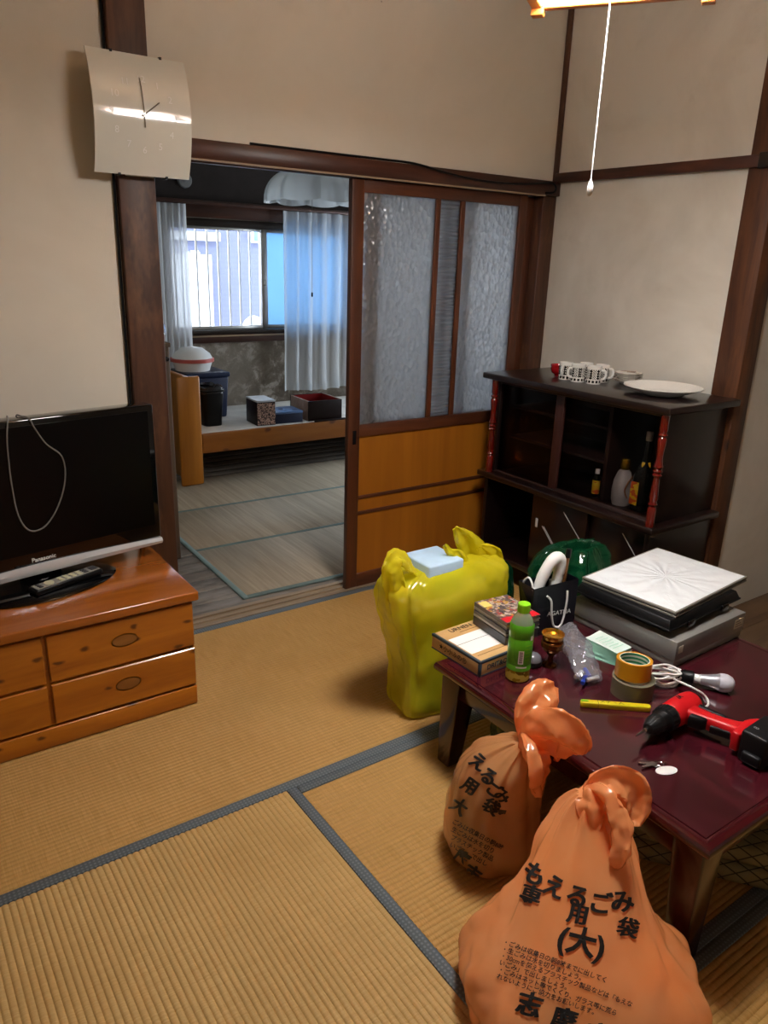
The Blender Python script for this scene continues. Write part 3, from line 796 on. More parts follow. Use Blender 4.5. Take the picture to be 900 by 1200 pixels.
hand(R(92), -.035, .10, .0014, 'minute_hand'); hand(R(38), -.01, .062, .0018, 'hour_hand')
MB().lathe([(.005, 0), (.005, .004)], 16, tuple(onface(0, h / 2)), Matrix.Rotation(R(90), 4, 'X')).build('hub', 'steel', ck)

# ---- television chest
TX0, TX1, TY0, TY1, TZ = -.58, .782, 2.125, 2.575, .408
tv_c = thing('television_chest', 'low varnished pine chest of drawers under the television', 'chest', ((TX0 + TX1) / 2, 2.35, 0))
MB().box(TX0 + .02, TX1 - .004, TY0 + .012, TY1, .07, TZ - .035).build('carcass', 'pine_x', tv_c, world=True, bevel=.002)
MB().box(TX0 + .004, TX1 - .004, TY0 + .002, TY1 - .005, 0, .066).build('plinth', 'pine_x', tv_c, world=True, bevel=.004)
MB().box(TX0 - .004, TX1 + .012, TY0 - .012, TY1, TZ - .032, TZ).build('top', 'pine_top', tv_c, world=True, bevel=.006, seg=3)
def drawer(x0, x1, z0, z1):
    cx, cz = (x0 + x1) / 2, (z0 + z1) / 2 + .004; N = 48; ex, ez = .036, .018
    yf, yb = TY0, TY0 + .0115
    def rectpt(a):
        c, s_ = math.cos(a), math.sin(a); hw, hh = (x1 - x0) / 2, (z1 - z0) / 2
        k = min(hw / abs(c) if abs(c) > 1e-9 else 1e9, hh / abs(s_) if abs(s_) > 1e-9 else 1e9)
        return ((x0 + x1) / 2 + c * k, (z0 + z1) / 2 + s_ * k)
    corner = [math.atan2(sz * (z1 - z0), sx * (x1 - x0)) % (2 * PI) for sx in (1, -1) for sz in (1, -1)]
    angs = [2 * PI * i / N for i in range(N)]
    for c in corner:
        j = min(range(N), key=lambda i: abs(angs[i] - c)); angs[j] = c
    ring = lambda y, rx, rz: [Vector((cx + rx * math.cos(q), y, cz + rz * math.sin(q))) for q in angs]
    rec = lambda y, ins=0: [Vector((p[0] - math.copysign(ins, p[0] - cx), y, p[1] - math.copysign(ins, p[1] - cz))) for p in map(rectpt, angs)]
    dr = MB().rings([rec(yb), rec(yf + .003), rec(yf, .003), ring(yf, ex, ez), ring(yb, ex, ez)], cap=False).build('drawer', 'pine_x', tv_c, world=True)
    MB().rings([ring(yf - .001, ex + .003, ez + .003), ring(yf - .001, ex, ez), ring(yf + .006, ex * .9, ez * .86), ring(yf + .010, ex * .6, ez * .5)]).build('handle', 'pine_cup', dr, world=True, smooth=50)
cols = [(.337, .776), (-.108, .325), (-.566, -.12)]
for a_, b_ in cols:
    drawer(a_, b_, .217, .368); drawer(a_, b_, .075, .207)

# ---- television
tv = thing('television', 'black flat television with silver lower bezel on the pine chest', 'television', (.40, 2.40, TZ), R(10.5))
MB().lathe([(.0, 0), (.225, 0), (.228, .004), (.215, .011), (.1, .016), (0, .016)], 56, mat=Matrix.Diagonal((1, .56, 1, 1))).build('pedestal', 'black_gloss', tv, smooth=40)
MB().box(-.06, .06, .01, .05, .012, .07).build('neck', 'black_gloss', tv, bevel=.006)
hw = .405
MB().box(-hw, hw, -.012, .045, .072, .538).build('housing', 'black_gloss', tv, bevel=.006, seg=3)
MB().box(-.25, .25, .045, .085, .12, .45).build('rear_cover', 'black', tv, bevel=.012)
MB().box(-hw + .022, hw - .022, -.0135, -.011, .122, .518).build('screen', 'screen', tv)
br = MB()
nn = 24
def brz(u): return .052 + .016 * (2 * u - 1) ** 2 * .3
rg = []
for k in range(nn + 1):
    u = k / nn; x = -hw + 2 * hw * u; zb = .050; t_ = .020 + .014 * (1 - (2 * u - 1) ** 2)
    rg.append([Vector((x, -.016, zb)), Vector((x, -.022, zb + t_ * .5)), Vector((x, -.016, zb + t_)), Vector((x, .03, zb + t_)), Vector((x, .03, zb))])
br.rings(rg).build('silver_bezel', 'silver', tv, smooth=40)
lettering('brand_lettering', 'Panasonic', .019, 'white', tv, frame((.0, -.0136, .098), (1, 0, 0), (0, 0, 1)), .0004)
# grey lead looped over the television
_tm = Matrix.Translation((.40, 2.40, TZ)) @ Matrix.Rotation(R(10.5), 4, 'Z')
cbl = [_tm @ Vector(p) for p in [(-.020, .0485, .47), (-.030, .0485, .52), (-.035, .044, .5408), (-.045, .015, .5408), (-.052, -.008, .5408), (-.058, -.0163, .529), (-.066, -.0163, .47), (-.068, -.0163, .35), (-.060, -.0163, .25), (-.032, -.0163, .197), (.015, -.0163, .202), (.06, -.0163, .257), (.09, -.0163, .337), (.088, -.0163, .41), (.045, -.0163, .457), (.016, -.0163, .51), (.009, -.0163, .529), (.003, -.008, .5408), (-.004, .02, .5408), (-.008, .044, .5408), (-.010, .0485, .52), (-.010, .0485, .47)]]
cb = MB().tube(cbl, .0025, 8, smooth=6).build('power_lead', 'grey_cable')
tag(cb, 'thin grey power lead looped over the television top', 'cable')
M['remote_grey'] = plain('remote_grey', '8c8a82', .35)
rm = thing('remote_control', 'silver and black remote control lying on the television pedestal', 'remote', (.455, 2.352, TZ + .0155), R(20))
MB().box(-.115, .115, -.024, .024, 0, .018).build('case', 'black', rm, bevel=.006, seg=3)
MB().box(-.108, .108, -.020, .020, .0178, .0195).build('face_plate', 'remote_grey', rm, bevel=.001)
M['button_cream'] = plain('cream_button', 'd0cba8', .5); M['button_dark'] = plain('dark_button', '3a3a3e', .5)
MB().lathe([(.015, 0), (.015, .003), (.006, .0035)], 24, (-.06, 0, .0195)).build('dial_ring', 'button_cream', rm)
for i in range(5):
    for j in range(3):
        MB().box(-.028 + i * .021, -.014 + i * .021, -.0155 + j * .0115, -.0075 + j * .0115, .0195, .022).build('button', 'button_cream' if i < 4 else 'button_dark', rm, bevel=.001)
for j in range(3):
    MB().box(-.098, -.086, -.0155 + j * .0115, -.0075 + j * .0115, .0195, .022).build('button', 'button_dark', rm, bevel=.001)
MB().box(.082, .104, -.013, .013, .0195, .021).build('display', 'button_dark', rm)

# ---- dark glass cabinet
cbx = thing('glass_cabinet', 'dark wooden cabinet with glass doors and red turned columns', 'cabinet', (2.56, 2.06, 0))
def cb_(name, m, *b, bev=.002, par=None): return MB().box(*b).build(name, m, par or cbx, world=True, bevel=bev)
for x in (2.39, 2.73):
    for y in (1.66, 2.46): cb_('leg', 'cab', x - .02, x + .02, y - .02, y + .02, 0, .108)
cb_('bottom_ledge', 'cab', 2.338, 2.775, 1.575, 2.545, .108, .135, bev=.006)
cb_('lower_side', 'cab', 2.37, 2.77, 1.60, 1.62, .135, .478); cb_('lower_side', 'cab', 2.37, 2.77, 2.50, 2.52, .135, .478)
cb_('lower_back', 'cab_in', 2.76, 2.77, 1.62, 2.50, .135, .478)
cb_('lower_partition', 'cab_in', 2.42, 2.76, 2.16, 2.175, .135, .478)
d1 = cb_('lower_door', 'cab', 2.372, 2.388, 1.90, 2.205, .137, .476)
d2 = cb_('lower_door', 'cab', 2.390, 2.406, 1.62, 1.92, .137, .476)
cb_('finger_pull', 'silver', 2.3705, 2.3725, 2.165, 2.178, .325, .365, bev=.0005, par=d1)
def inlay(par, x, y0, z0, y1, z1):
    dy, dz = y1 - y0, z1 - z0; L = math.hypot(dy, dz); ny, nz = -dz / L * .0016, dy / L * .0016
    MB().add([(x, y0 + ny, z0 + nz), (x, y0 - ny, z0 - nz), (x, y1 - ny, z1 - nz), (x, y1 + ny, z1 + nz), (x + .001, y0 + ny, z0 + nz), (x + .001, y0 - ny, z0 - nz), (x + .001, y1 - ny, z1 - nz), (x + .001, y1 + ny, z1 + nz)],
             [(0, 1, 2, 3), (7, 6, 5, 4), (0, 4, 5, 1), (1, 5, 6, 2), (2, 6, 7, 3), (3, 7, 4, 0)]).build('inlay_line', 'silver', par, world=True)
inlay(d1, 2.3712, 2.137, .340, 2.02, .225); inlay(d1, 2.3712, 2.128, .340, 2.011, .225); inlay(d1, 2.3712, 2.027, .437, 1.91, .33)
inlay(d2, 2.3892, 1.735, .43, 1.64, .335)
cb_('middle_ledge', 'cab', 2.338, 2.775, 1.572, 2.545, .478, .505, bev=.006)
cb_('upper_side', 'cab', 2.385, 2.77, 1.61, 1.63, .505, .93); cb_('upper_side', 'cab', 2.385, 2.77, 2.475, 2.495, .505, .93)
cb_('upper_back', 'cab_in', 2.755, 2.77, 1.63, 2.475, .505, .93)
cb_('divider', 'cab_in', 2.46, 2.755, 1.905, 1.923, .505, .93)
for z in (.655, .795): cb_('shelf', 'cab_in', 2.47, 2.755, 1.923, 2.475, z, z + .014)
cb_('top', 'cab', 2.335, 2.7785, 1.568, 2.548, .93, .957, bev=.006)
cb_('upper_rail', 'cab', 2.385, 2.44, 1.63, 2.475, .912, .93); cb_('track', 'cab_in', 2.385, 2.44, 1.63, 2.475, .505, .512)
for y0, y1, x in ((2.105, 2.47, 2.400), (1.635, 2.165, 2.420)):
    gd = cb_('glass_door', 'cab_frame', x - .006, x + .006, (y0 if y0 > 2 else y1 - .045), (y0 + .045 if y0 > 2 else y1), .512, .912, bev=.001)
    cb_('pane', 'cab_glass', x - .0015, x + .0015, y0 + (.045 if y0 > 2 else .0), y1 - (.0 if y0 > 2 else .045), .512, .912, bev=0, par=gd)
col_p = [(.016, 0), (.016, .07), (.012, .078), (.018, .088), (.012, .098), (.0165, .112), (.014, .15), (.011, .185), (.012, .192), (.018, .2), (.012, .207), (.018, .215), (.012, .222), (.0185, .232), (.014, .245), (.011, .262), (.013, .29), (.0165, .325), (.0165, .335), (.012, .342), (.018, .350), (.012, .358), (.015, .366), (.0155, .425)]
for y in (1.602, 2.488):
    MB().lathe(col_p, 20, (2.362, y, .505)).build('turned_column', 'red_post', cbx, world=True, smooth=50)

# ---- low lacquered table
tb = thing('low_table', 'low dark red lacquered table covered with clutter', 'table', (1.705, 1.04, 0))
X0, X1, Y0, Y1, TT = 1.245, 2.168, .598, 1.478, .33
MB().box(X0 + .028, X1 - .028, Y0 + .028, Y1 - .028, TT - .026, TT).build('top_panel', 'table_top', tb, world=True)
rim = MB()
def rr_(ins, z): return [Vector((X0 + ins, Y0 + ins, z)), Vector((X1 - ins, Y0 + ins, z)), Vector((X1 - ins, Y1 - ins, z)), Vector((X0 + ins, Y1 - ins, z))]
rim.rings([rr_(.028, TT - .028), rr_(.006, TT - .028), rr_(.0, TT - .020), rr_(.0, TT - .010), rr_(.004, TT - .002), rr_(.010, TT), rr_(.022, TT), rr_(.025, TT - .0015), rr_(.028, TT - .0015)], cap=False)
rim.build('moulded_rim', 'table_rim', tb, world=True, bevel=.0015)
for b in ((X0 + .075, X1 - .075, Y0 + .03, Y0 + .05), (X0 + .075, X1 - .075, Y1 - .05, Y1 - .03), (X0 + .03, X0 + .05, Y0 + .075, Y1 - .075), (X1 - .05, X1 - .03, Y0 + .075, Y1 - .075)):
    MB().box(b[0], b[1], b[2], b[3], .24, TT - .028).build('apron', 'table_leg', tb, world=True, bevel=.003)
for sx in (0, 1):
    for sy in (0, 1):
        ox, oy = (X0 + .018 if sx == 0 else X1 - .018), (Y0 + .018 if sy == 0 else Y1 - .018)
        dx, dy = (1 if sx == 0 else -1), (1 if sy == 0 else -1)
        q = lambda s_: (min(ox, ox + dx * s_), max(ox, ox + dx * s_), min(oy, oy + dy * s_), max(oy, oy + dy * s_))
        MB().frustum(q(.052), 0, q(.078), TT - .028).build('leg', 'table_leg', tb, world=True, bevel=.006, seg=3)

# ---- folded quilted cloth under the table
qd = thing('folded_quilt', 'olive folded quilt with dark diamond lines under the low table', 'quilt', (1.66, .86, 0), R(-53.5))
for k in range(2):
    z0 = k * .052
    mb = MB(); n1, n2 = 20, 14
    L_, D_ = .54 - k * .02, .36 - k * .02
    rings = []
    for j in range(11):
        a_ = -PI / 2 + PI * j / 10; ins = .022 * (1 - math.cos(a_)); zz = z0 + .026 + .026 * math.sin(a_)
        ring = []
        for i in range(72):
            q = 2 * PI * i / 72; c, s_ = math.cos(q), math.sin(q); e = .18
            x = math.copysign(abs(c) ** e, c) * (L_ / 2 - ins); yy = math.copysign(abs(s_) ** e, s_) * (D_ / 2 - ins)
            ring.append(Vector((x, yy, zz + .004 * noise.noise(Vector((x * 9, yy * 9, k))) * (1 if j > 1 else 0))))
        rings.append(ring)
    MB().rings(rings).build('fold', 'quilt', qd, smooth=60)

# ================================================================== BAGS
def ring_pts(cx, cy, z, rx, ry, rot, e, n, pl, seed, big=1.0, tilt=(0, 0)):
    out = []
    for i in range(n):
        q = 2 * PI * i / n; c, s_ = math.cos(q), math.sin(q)
        x = math.copysign(abs(c) ** e, c) * rx; y = math.copysign(abs(s_) ** e, s_) * ry
        k = 1 + pl * (.55 * math.sin(7 * q + seed) + .35 * math.sin(12 * q + seed * 2.3 + z * 6) + .25 * math.sin(19 * q + seed * .7))
        p = Vector((x * 9 + seed, y * 9, z * 7)); p2 = p * 2.6
        rd = (.3 - abs(noise.noise(p))) * .10 * big
        rd += (.45 - noise.voronoi(p * .9)[0][0]) * .17 * max(big, .7) + (.45 - noise.voronoi(p2 * .85)[0][0]) * .11
        k += rd * min(1.3, .6 + pl * 5)
        x *= k; y *= k
        zz = z + tilt[0] * x + tilt[1] * y
        cr, sr = math.cos(rot), math.sin(rot)
        out.append(Vector((cx + x * cr - y * sr, cy + x * sr + y * cr, zz)))
    return out
def bag_body(keys, n=150, steps=9, seed=1.0, big=1.0):
    """keys: (z, cx, cy, rx, ry, rot, e, pleat)"""
    vals = catmull([Vector(k[:4]).resized(4) if False else Vector(k) for k in keys], steps)
    rings = [ring_pts(v[1], v[2], v[0], max(.004, v[3]), max(.004, v[4]), v[5], max(.2, v[6]), n, max(0, v[7]), seed, big) for v in vals]
    return MB().rings(rings)
def flap(spine, wid, thick, seed, n=48, steps=9, fold=.35, crease=.013):
    """a flattened, wrinkled pocket of film along a spine"""
    S = catmull([Vector(p) for p in spine], steps)
    m = len(S); rings = []; prev = None
    Wd = catmull([Vector((w, 0, 0)) for w in wid], steps); Th = catmull([Vector((t, 0, 0)) for t in thick], steps)
    side = None
    for i in range(m):
        t = (S[min(m - 1, i + 1)] - S[max(0, i - 1)]).normalized()
        if side is None:
            side = t.cross(Vector(_f)); side.normalize()
        side = (side - t * side.dot(t)).normalized(); nrm = t.cross(side)
        k = min(len(Wd) - 1, int(i * len(Wd) / m)); ring = []
        for j in range(n):
            q = 2 * PI * j / n
            a = math.cos(q) * Wd[k].x; b = math.sin(q) * Th[k].x
            b += fold * Wd[k].x * .5 * math.sin(a / max(.004, Wd[k].x) * 5 + seed + i * .12)
            p = S[i] + side * a + nrm * b
            rdg = .9 * (.45 - noise.voronoi(p * 26 + Vector((seed, 0, 0)))[0][0]) + .6 * (.45 - noise.voronoi(p * 58 + Vector((0, seed, 0)))[0][0])
            p += (nrm * (1 if math.sin(q) > 0 else -1) + side * .4) * rdg * crease
            ring.append(p)
        rings.append(ring)
    return MB().rings(rings)

def print_on(bag_objs, parent, items, name='printed_lettering', mat='ink'):
    """lay lettering onto the bag skin facing the room; items: (text, x, y, size, angle, bold, align) in frame units"""
    o = bag_objs[0]; L = parent_loc(parent)
    bvh = BVHTree.FromPolygons([Vector(v.co) + L for v in o.data.vertices], [tuple(p.vertices) for p in o.data.polygons])
    for body, u, v, size, ang, bold, al in items:
        me = text_mesh(body, size, bold, al)
        bm = bmesh.new(); bm.from_mesh(me)
        bmesh.ops.triangulate(bm, faces=bm.faces)
        lim = max(1.6, size * .07)
        for _ in range(5):
            es = [e for e in bm.edges if e.calc_length() > lim]
            if not es: break
            bmesh.ops.subdivide_edges(bm, edges=es, cuts=1); bmesh.ops.triangulate(bm, faces=bm.faces)
        ca, sa = math.cos(ang), math.sin(ang); dead = []
        for vt in bm.verts:
            x = u + vt.co.x * ca - vt.co.y * sa; y = v - (vt.co.x * sa + vt.co.y * ca)
            d = (_f + _r * (x - 450) / FPX - _u * (y - 600) / FPX).normalized()
            h, nr, i, dist = bvh.ray_cast(CAM, d)
            if h is None: dead.append(vt); continue
            if nr.dot(d) > 0: nr = -nr
            vt.co = h + nr * .0020 - d * .0012 - L
        bmesh.ops.delete(bm, geom=dead, context='VERTS')
        bm.to_mesh(me); bm.free()
        me.materials.append(M[mat]); me.name = name
        q = bpy.data.objects.new(name, me); COL.objects.link(q); q.parent = parent

# ---- front orange refuse bag
ob = thing('refuse_bag', 'full orange printed refuse bag tied at the top, beside the table leg', 'bag', (1.04, .76, 0), group='orange refuse bags')
RB = R(-35.4)
keysF = [(0.0, 1.0, .685, .17, .12, RB, .7, .01), (.02, 1.0, .685, .215, .155, RB, .66, .015), (.065, 1.0, .688, .238, .17, RB, .66, .02),
         (.11, 1.005, .692, .228, .155, RB, .68, .025), (.15, 1.015, .702, .19, .125, RB, .7, .03), (.19, 1.035, .722, .150, .10, RB, .72, .03), (.24, 1.068, .752, .120, .082, RB, .75, .04),
         (.29, 1.10, .78, .094, .066, RB, .8, .07), (.33, 1.122, .80, .068, .05, RB, .9, .13), (.36, 1.13, .81, .045, .036, RB, 1, .2), (.375, 1.132, .812, .03, .026, RB, 1, .2)]
bodyF = bag_body(keysF, seed=2.1).build('bag_skin', 'orange_film', ob, world=True, smooth=38)
bag_body([(k[0] + .006, k[1], k[2], k[3] * .84, k[4] * .82, k[5], k[6], k[7]) for k in keysF[:5]], n=48, seed=4).build('contents', 'contents_orange', ob, world=True, smooth=80)
e1 = flap([(1.13, .81, .362), (1.135, .78, .372), (1.125, .745, .35), (1.105, .715, .32), (1.09, .705, .285)], [.03, .045, .05, .04, .012], [.012, .016, .016, .012, .004], 3.0).build('handle_ear', 'orange_film', ob, world=True, smooth=38)
e2 = flap([(1.13, .81, .362), (1.165, .80, .38), (1.20, .778, .375), (1.205, .755, .34), (1.195, .735, .315)], [.025, .045, .05, .04, .01], [.012, .014, .014, .012, .004], 7.0).build('handle_ear', 'orange_film', ob, world=True, smooth=38)
e3 = flap([(1.13, .81, .36), (1.12, .80, .378), (1.105, .785, .362), (1.095, .765, .33)], [.02, .03, .03, .01], [.01, .012, .010, .004], 9.0).build('handle_ear', 'orange_film', ob, world=True, smooth=38)
it = []
for ch, px, py, an in (('も', 626, 1026, -.55), ('え', 649, 1041, -.42), ('る', 676, 1052, -.3), ('ご', 703, 1060, -.15), ('み', 729, 1058, .0), ('専', 622, 1051, -.35), ('用', 677, 1073, -.22), ('袋', 735, 1089, -.25)):
    kana = ch in 'もえるごみ'
    for q_ in ((-.5, .5) if kana else (-.9, 0, .9)):
        it.append((ch, px + q_, py, 28 if kana else 25, an, .65 if kana else .35, 'CENTER'))
it.append(('(大)', 681, 1106, 35, -.25, 1.1, 'CENTER'))
for k, tx in enumerate(('・ごみは収集日の朝8時までに出してく', '・生ごみは水を切りましょう。', '・30cmを超えるプラスチック製品などは「もえな', 'いごみ」で出しましょう。', '・ごみはネット等でくくり、ガラス等に荒ら', 'れないようにご協力をお願いします。')):
    it.append((tx, 590 - k * 1.5, 1104 + k * 8.0, 7.4, -.36, .12, 'LEFT'))
for ch, px, py in (('志', 620, 1179), ('摩', 660, 1197), ('市', 700, 1215)):
    for q_ in (-1, 0, 1): it.append((ch, px + q_, py, 30, -.3, .45, 'CENTER'))
print_on([bodyF], ob, it)

# ---- rear orange bag, thinner film, dark contents
oc = thing('refuse_bag', 'thin see-through orange refuse bag with dark contents leaning on the table edge', 'bag', (1.12, 1.12, 0), group='orange refuse bags')
RC = R(-20)
keysR = [(0.0, 1.135, 1.09, .07, .07, RC, .85, .02), (.02, 1.135, 1.09, .10, .10, RC, .82, .02), (.08, 1.137, 1.09, .112, .118, RC, .8, .03), (.15, 1.138, 1.09, .110, .116, RC, .8, .03),
         (.21, 1.14, 1.088, .105, .112, RC, .82, .04), (.26, 1.142, 1.08, .095, .10, RC, .85, .05), (.30, 1.146, 1.07, .078, .084, RC, .9, .08), (.33, 1.155, 1.055, .054, .058, RC, 1, .14), (.352, 1.165, 1.04, .028, .028, RC, 1, .2)]
bodyR = bag_body(keysR, seed=5.3).build('bag_skin', 'orange_film2', oc, world=True, smooth=38)
bag_body([(k[0] + .01, k[1], k[2], k[3] * .9, k[4] * .9, k[5], k[6], .06) for k in keysR[:5]], n=40, seed=1.4).build('contents', 'contents_dark', oc, world=True, smooth=80)
f1 = flap([(1.176, 1.033, .342), (1.195, 1.05, .39), (1.225, 1.06, .425), (1.26, 1.068, .445), (1.285, 1.07, .452)], [.022, .042, .048, .036, .012], [.012, .016, .016, .012, .004], 2.0).build('handle_ear', 'orange_film_ear', oc, world=True, smooth=38)
f2 = flap([(1.176, 1.033, .342), (1.185, 1.00, .385), (1.20, .965, .40), (1.225, .93, .385), (1.240, .915, .37)], [.03, .062, .072, .05, .012], [.015, .022, .02, .014, .004], 4.0).build('handle_ear', 'orange_film_ear', oc, world=True, smooth=38)
f3 = flap([(1.17, 1.03, .342), (1.15, .99, .36), (1.14, .962, .33), (1.14, .955, .27)], [.03, .05, .05, .015], [.015, .018, .014, .004], 6.0).build('handle_ear', 'orange_film_ear', oc, world=True, smooth=38)
it = []
for ch, px, py, sz in (('え', 560, 894, 21), ('る', 572, 911, 21), ('ご', 578, 926, 18), ('み', 588, 933, 18), ('用', 551, 922, 20), ('袋', 575, 946, 19), ('大', 538, 946, 20), ('市', 553, 1024, 20), ('摩', 541, 1006, 18)):
    for q_ in (-.6, .6): it.append((ch, px + q_, py, sz, -.62, .4, 'CENTER'))
for k, tx in enumerate(('ごみは収集日の朝8時', '生ごみは水を切り', 'プラスチック製品', 'いごみ」で出し')):
    it.append((tx, 531 - k, 962 + k * 9, 7, -.5, .1, 'LEFT'))
print_on([bodyR], oc, it)

# ---- tall yellow bag behind the table
yb = thing('yellow_bag', 'tall bulging yellow plastic carrier bag standing behind the low table', 'bag', (1.48, 1.72, 0))
RY = R(-6)
keysY = [(.0, 1.485, 1.72, .15, .075, RY, .4, .01), (.02, 1.485, 1.72, .172, .092, RY, .4, .015), (.14, 1.48, 1.72, .178, .096, RY, .42, .03), (.28, 1.475, 1.72, .196, .098, RY, .45, .04),
         (.38, 1.468, 1.72, .216, .103, RY, .46, .04), (.44, 1.465, 1.72, .224, .100, RY, .5, .045), (.48, 1.468, 1.72, .212, .082, RY, .55, .07), (.505, 1.475, 1.72, .16, .055, RY, .65, .10)]
bag_body(keysY, seed=8.2, n=180, big=.25).build('bag_skin', 'yellow_film', yb, world=True, smooth=38)
M['pack_green'] = blotch('green_package', ['4a6a2a', '5c7c34', '3c5a22'], 6, .5)
M['pack_label'] = blotch('yellow_label', ['f0dc3c', 'e8d430', 'd23a22', 'f4e45a'], 26, .5, stretch=(1, 1, 2))
M['pack_red'] = plain('red_label', 'b01c18', .5)
M['paper_blue'] = plain('pale_blue_paper', 'b4cfe6', .5)
pk = MB().box(1.345, 1.61, 1.65, 1.785, .02, .335).build('package', 'pack_green', yb, world=True, bevel=.01)
MB().box(1.385, 1.455, 1.640, 1.648, .23, .335).build('package_label', 'pack_label', yb, world=True)
MB().box(1.47, 1.52, 1.640, 1.648, .225, .31).build('package_label', 'pack_label', yb, world=True)
MB().box(1.505, 1.555, 1.640, 1.648, .335, .385).build('package_label', 'pack_red', yb, world=True)
MB().box(1.345, 1.62, 1.652, 1.79, .34, .42).build('package', 'white', yb, world=True, bevel=.02)
MB().box(1.36, 1.50, 1.66, 1.80, .425, .532).build('package', 'paper_blue', yb, world=True, bevel=.006)
for sp_, wd_, th_, sd_ in (([(1.27, 1.69, .42), (1.245, 1.69, .50), (1.238, 1.69, .55), (1.262, 1.695, .575), (1.30, 1.70, .545), (1.34, 1.70, .50)], [.03, .035, .03, .03, .03, .015], [.012, .012, .012, .012, .012, .004], 1.0),
                           ([(1.62, 1.73, .47), (1.585, 1.73, .53), (1.55, 1.735, .575), (1.52, 1.74, .605)], [.06, .045, .03, .008], [.014, .012, .010, .003], 3.3),
                           ([(1.53, 1.70, .50), (1.505, 1.70, .53), (1.475, 1.705, .545), (1.455, 1.71, .57)], [.02, .02, .014, .008], [.010, .010, .008, .003], 5.1),
                           ([(1.67, 1.70, .41), (1.672, 1.70, .47), (1.645, 1.70, .51), (1.60, 1.71, .535)], [.025, .03, .03, .01], [.010, .012, .010, .003], 6.4)):
    flap(sp_, wd_, th_, sd_).build('handle_ear', 'yellow_film', yb, world=True, smooth=38)

# ---- clear bag under the table, green bags beyond it
cbg = thing('clear_bag', 'crumpled clear bag holding green bottles under the table', 'bag', (1.55, 1.36, 0))
bag_body([(.0, 1.55, 1.36, .10, .06, 0, .7, .03), (.03, 1.55, 1.36, .13, .075, 0, .7, .05), (.10, 1.55, 1.36, .13, .075, 0, .7, .08), (.16, 1.55, 1.36, .09, .05, 0, .8, .12), (.19, 1.55, 1.36, .04, .03, 0, 1, .2)], seed=3.7, n=72).build('bag_skin', 'clear_green', cbg, world=True, smooth=38)
M['bottle_green'] = plain('green_bottle_glass', '2f5a24', .15, var=.2)
for dx in (-.07, 0, .07):
    MB().lathe([(0, 0), (.028, .001), (.03, .02), (.03, .09), (.012, .115), (.012, .135), (0, .136)], 20, (1.55 + dx, 1.36 + .01 * (dx > 0), .006)).build('bottle', 'bottle_green', cbg, world=True, smooth=40)
gb = thing('green_bag', 'dark green plastic bag with an open dark mouth between table and cabinet', 'bag', (2.05, 1.69, 0))
bag_body([(.0, 2.05, 1.69, .11, .08, 0, .8, .03), (.04, 2.05, 1.69, .14, .10, 0, .8, .04), (.2, 2.05, 1.69, .15, .11, 0, .85, .06), (.31, 2.045, 1.69, .16, .115, 0, .9, .09), (.39, 2.05, 1.69, .155, .105, 0, .95, .12), (.44, 2.06, 1.69, .125, .078, 0, 1, .16), (.462, 2.075, 1.685, .092, .052, 0, 1, .16), (.448, 2.078, 1.685, .07, .036, 0, 1, .12), (.36, 2.075, 1.69, .05, .025, 0, 1, .08)], seed=6.6, n=140, big=1.8).build('bag_skin', 'green_film', gb, world=True, smooth=38)
g2 = thing('green_bag', 'small green plastic bag tucked behind the yellow bag', 'bag', (1.90, 1.94, 0))
bag_body([(.0, 1.90, 1.94, .07, .05, 0, .8, .03), (.03, 1.90, 1.94, .09, .07, 0, .8, .05), (.16, 1.90, 1.94, .095, .07, 0, .8, .08), (.27, 1.905, 1.94, .08, .055, 0, .85, .12), (.33, 1.91, 1.94, .045, .035, 0, 1, .2), (.345, 1.91, 1.94, .02, .02, 0, 1, .2)], seed=9.9, n=80).build('bag_skin', 'green_film', g2, world=True, smooth=38)

# ================================================================== THINGS ON THE LOW TABLE
M['card'] = plain('cardboard_print', 'c9a069', .6); M['card_navy'] = plain('navy_print', '2c3b46', .5)
M['card_brown'] = plain('brown_print', '7a5a30', .6)
bx = thing('cardboard_box', 'flat tan box with navy edges and a white paper label', 'box', (1.388, 1.447, TT), R(2))
BW, BD, BH = .094, .102, .046
MB().box(-BW, BW, -BD, BD, 0, BH).build('carton', 'card', bx, bevel=.0015)
def strip(*b): MB().box(*b).build('edge_band', 'card_navy', bx, bevel=.0004, seg=1)
e = .0012; q = .007
strip(-BW - e, -BW + e, -BD - e, BD + e, BH - q, BH + e); strip(-BW - e, BW + e, -BD - e, -BD + e, BH - q, BH + e)
strip(-BW, -BW + q, -BD, BD, BH, BH + e); strip(-BW + q, BW, -BD, -BD + q * .7, BH, BH + e)
strip(-BW - e, -BW + q, -BD - e, -BD + q, 0, BH - q); strip(-BW - e, -BW + e, -BD + q, BD, 0, .0035); strip(-BW + q, BW, -BD - e, -BD + e, 0, .0035)
MB().box(-BW + .012, BW - .004, -.055, .045, BH, BH + .0008).build('paper_label', 'white_print', bx)
MB().box(-BW + .012, BW - .004, .004, .0055, BH + .0008, BH + .0011).build('label_rule', 'grey_cable', bx)
MB().box(-BW + .02, BW - .004, -.072, -.070, BH, BH + .0006).build('printed_rule', 'card_brown', bx)
MB().box(-.02, BW - .004, .062, .064, BH, BH + .0006).build('printed_rule', 'card_brown', bx)
lettering('printed_lettering', 'URNEN', .026, 'ink', bx, frame((.0, .082, BH + .0007), (1, 0, 0), (0, 1, 0)), .0006)
lettering('printed_lettering', 'DRIT&ONE', .022, 'card_navy', bx, frame((-.012, -BD - .0006, .021), (1, 0, 0), (0, 0, 1)), .0006)
lettering('printed_lettering', '★小小ふの⑪', .020, 'ink', bx, frame((-BW - .0006, .01, .021), (0, -1, 0), (0, 0, 1)), .0003)

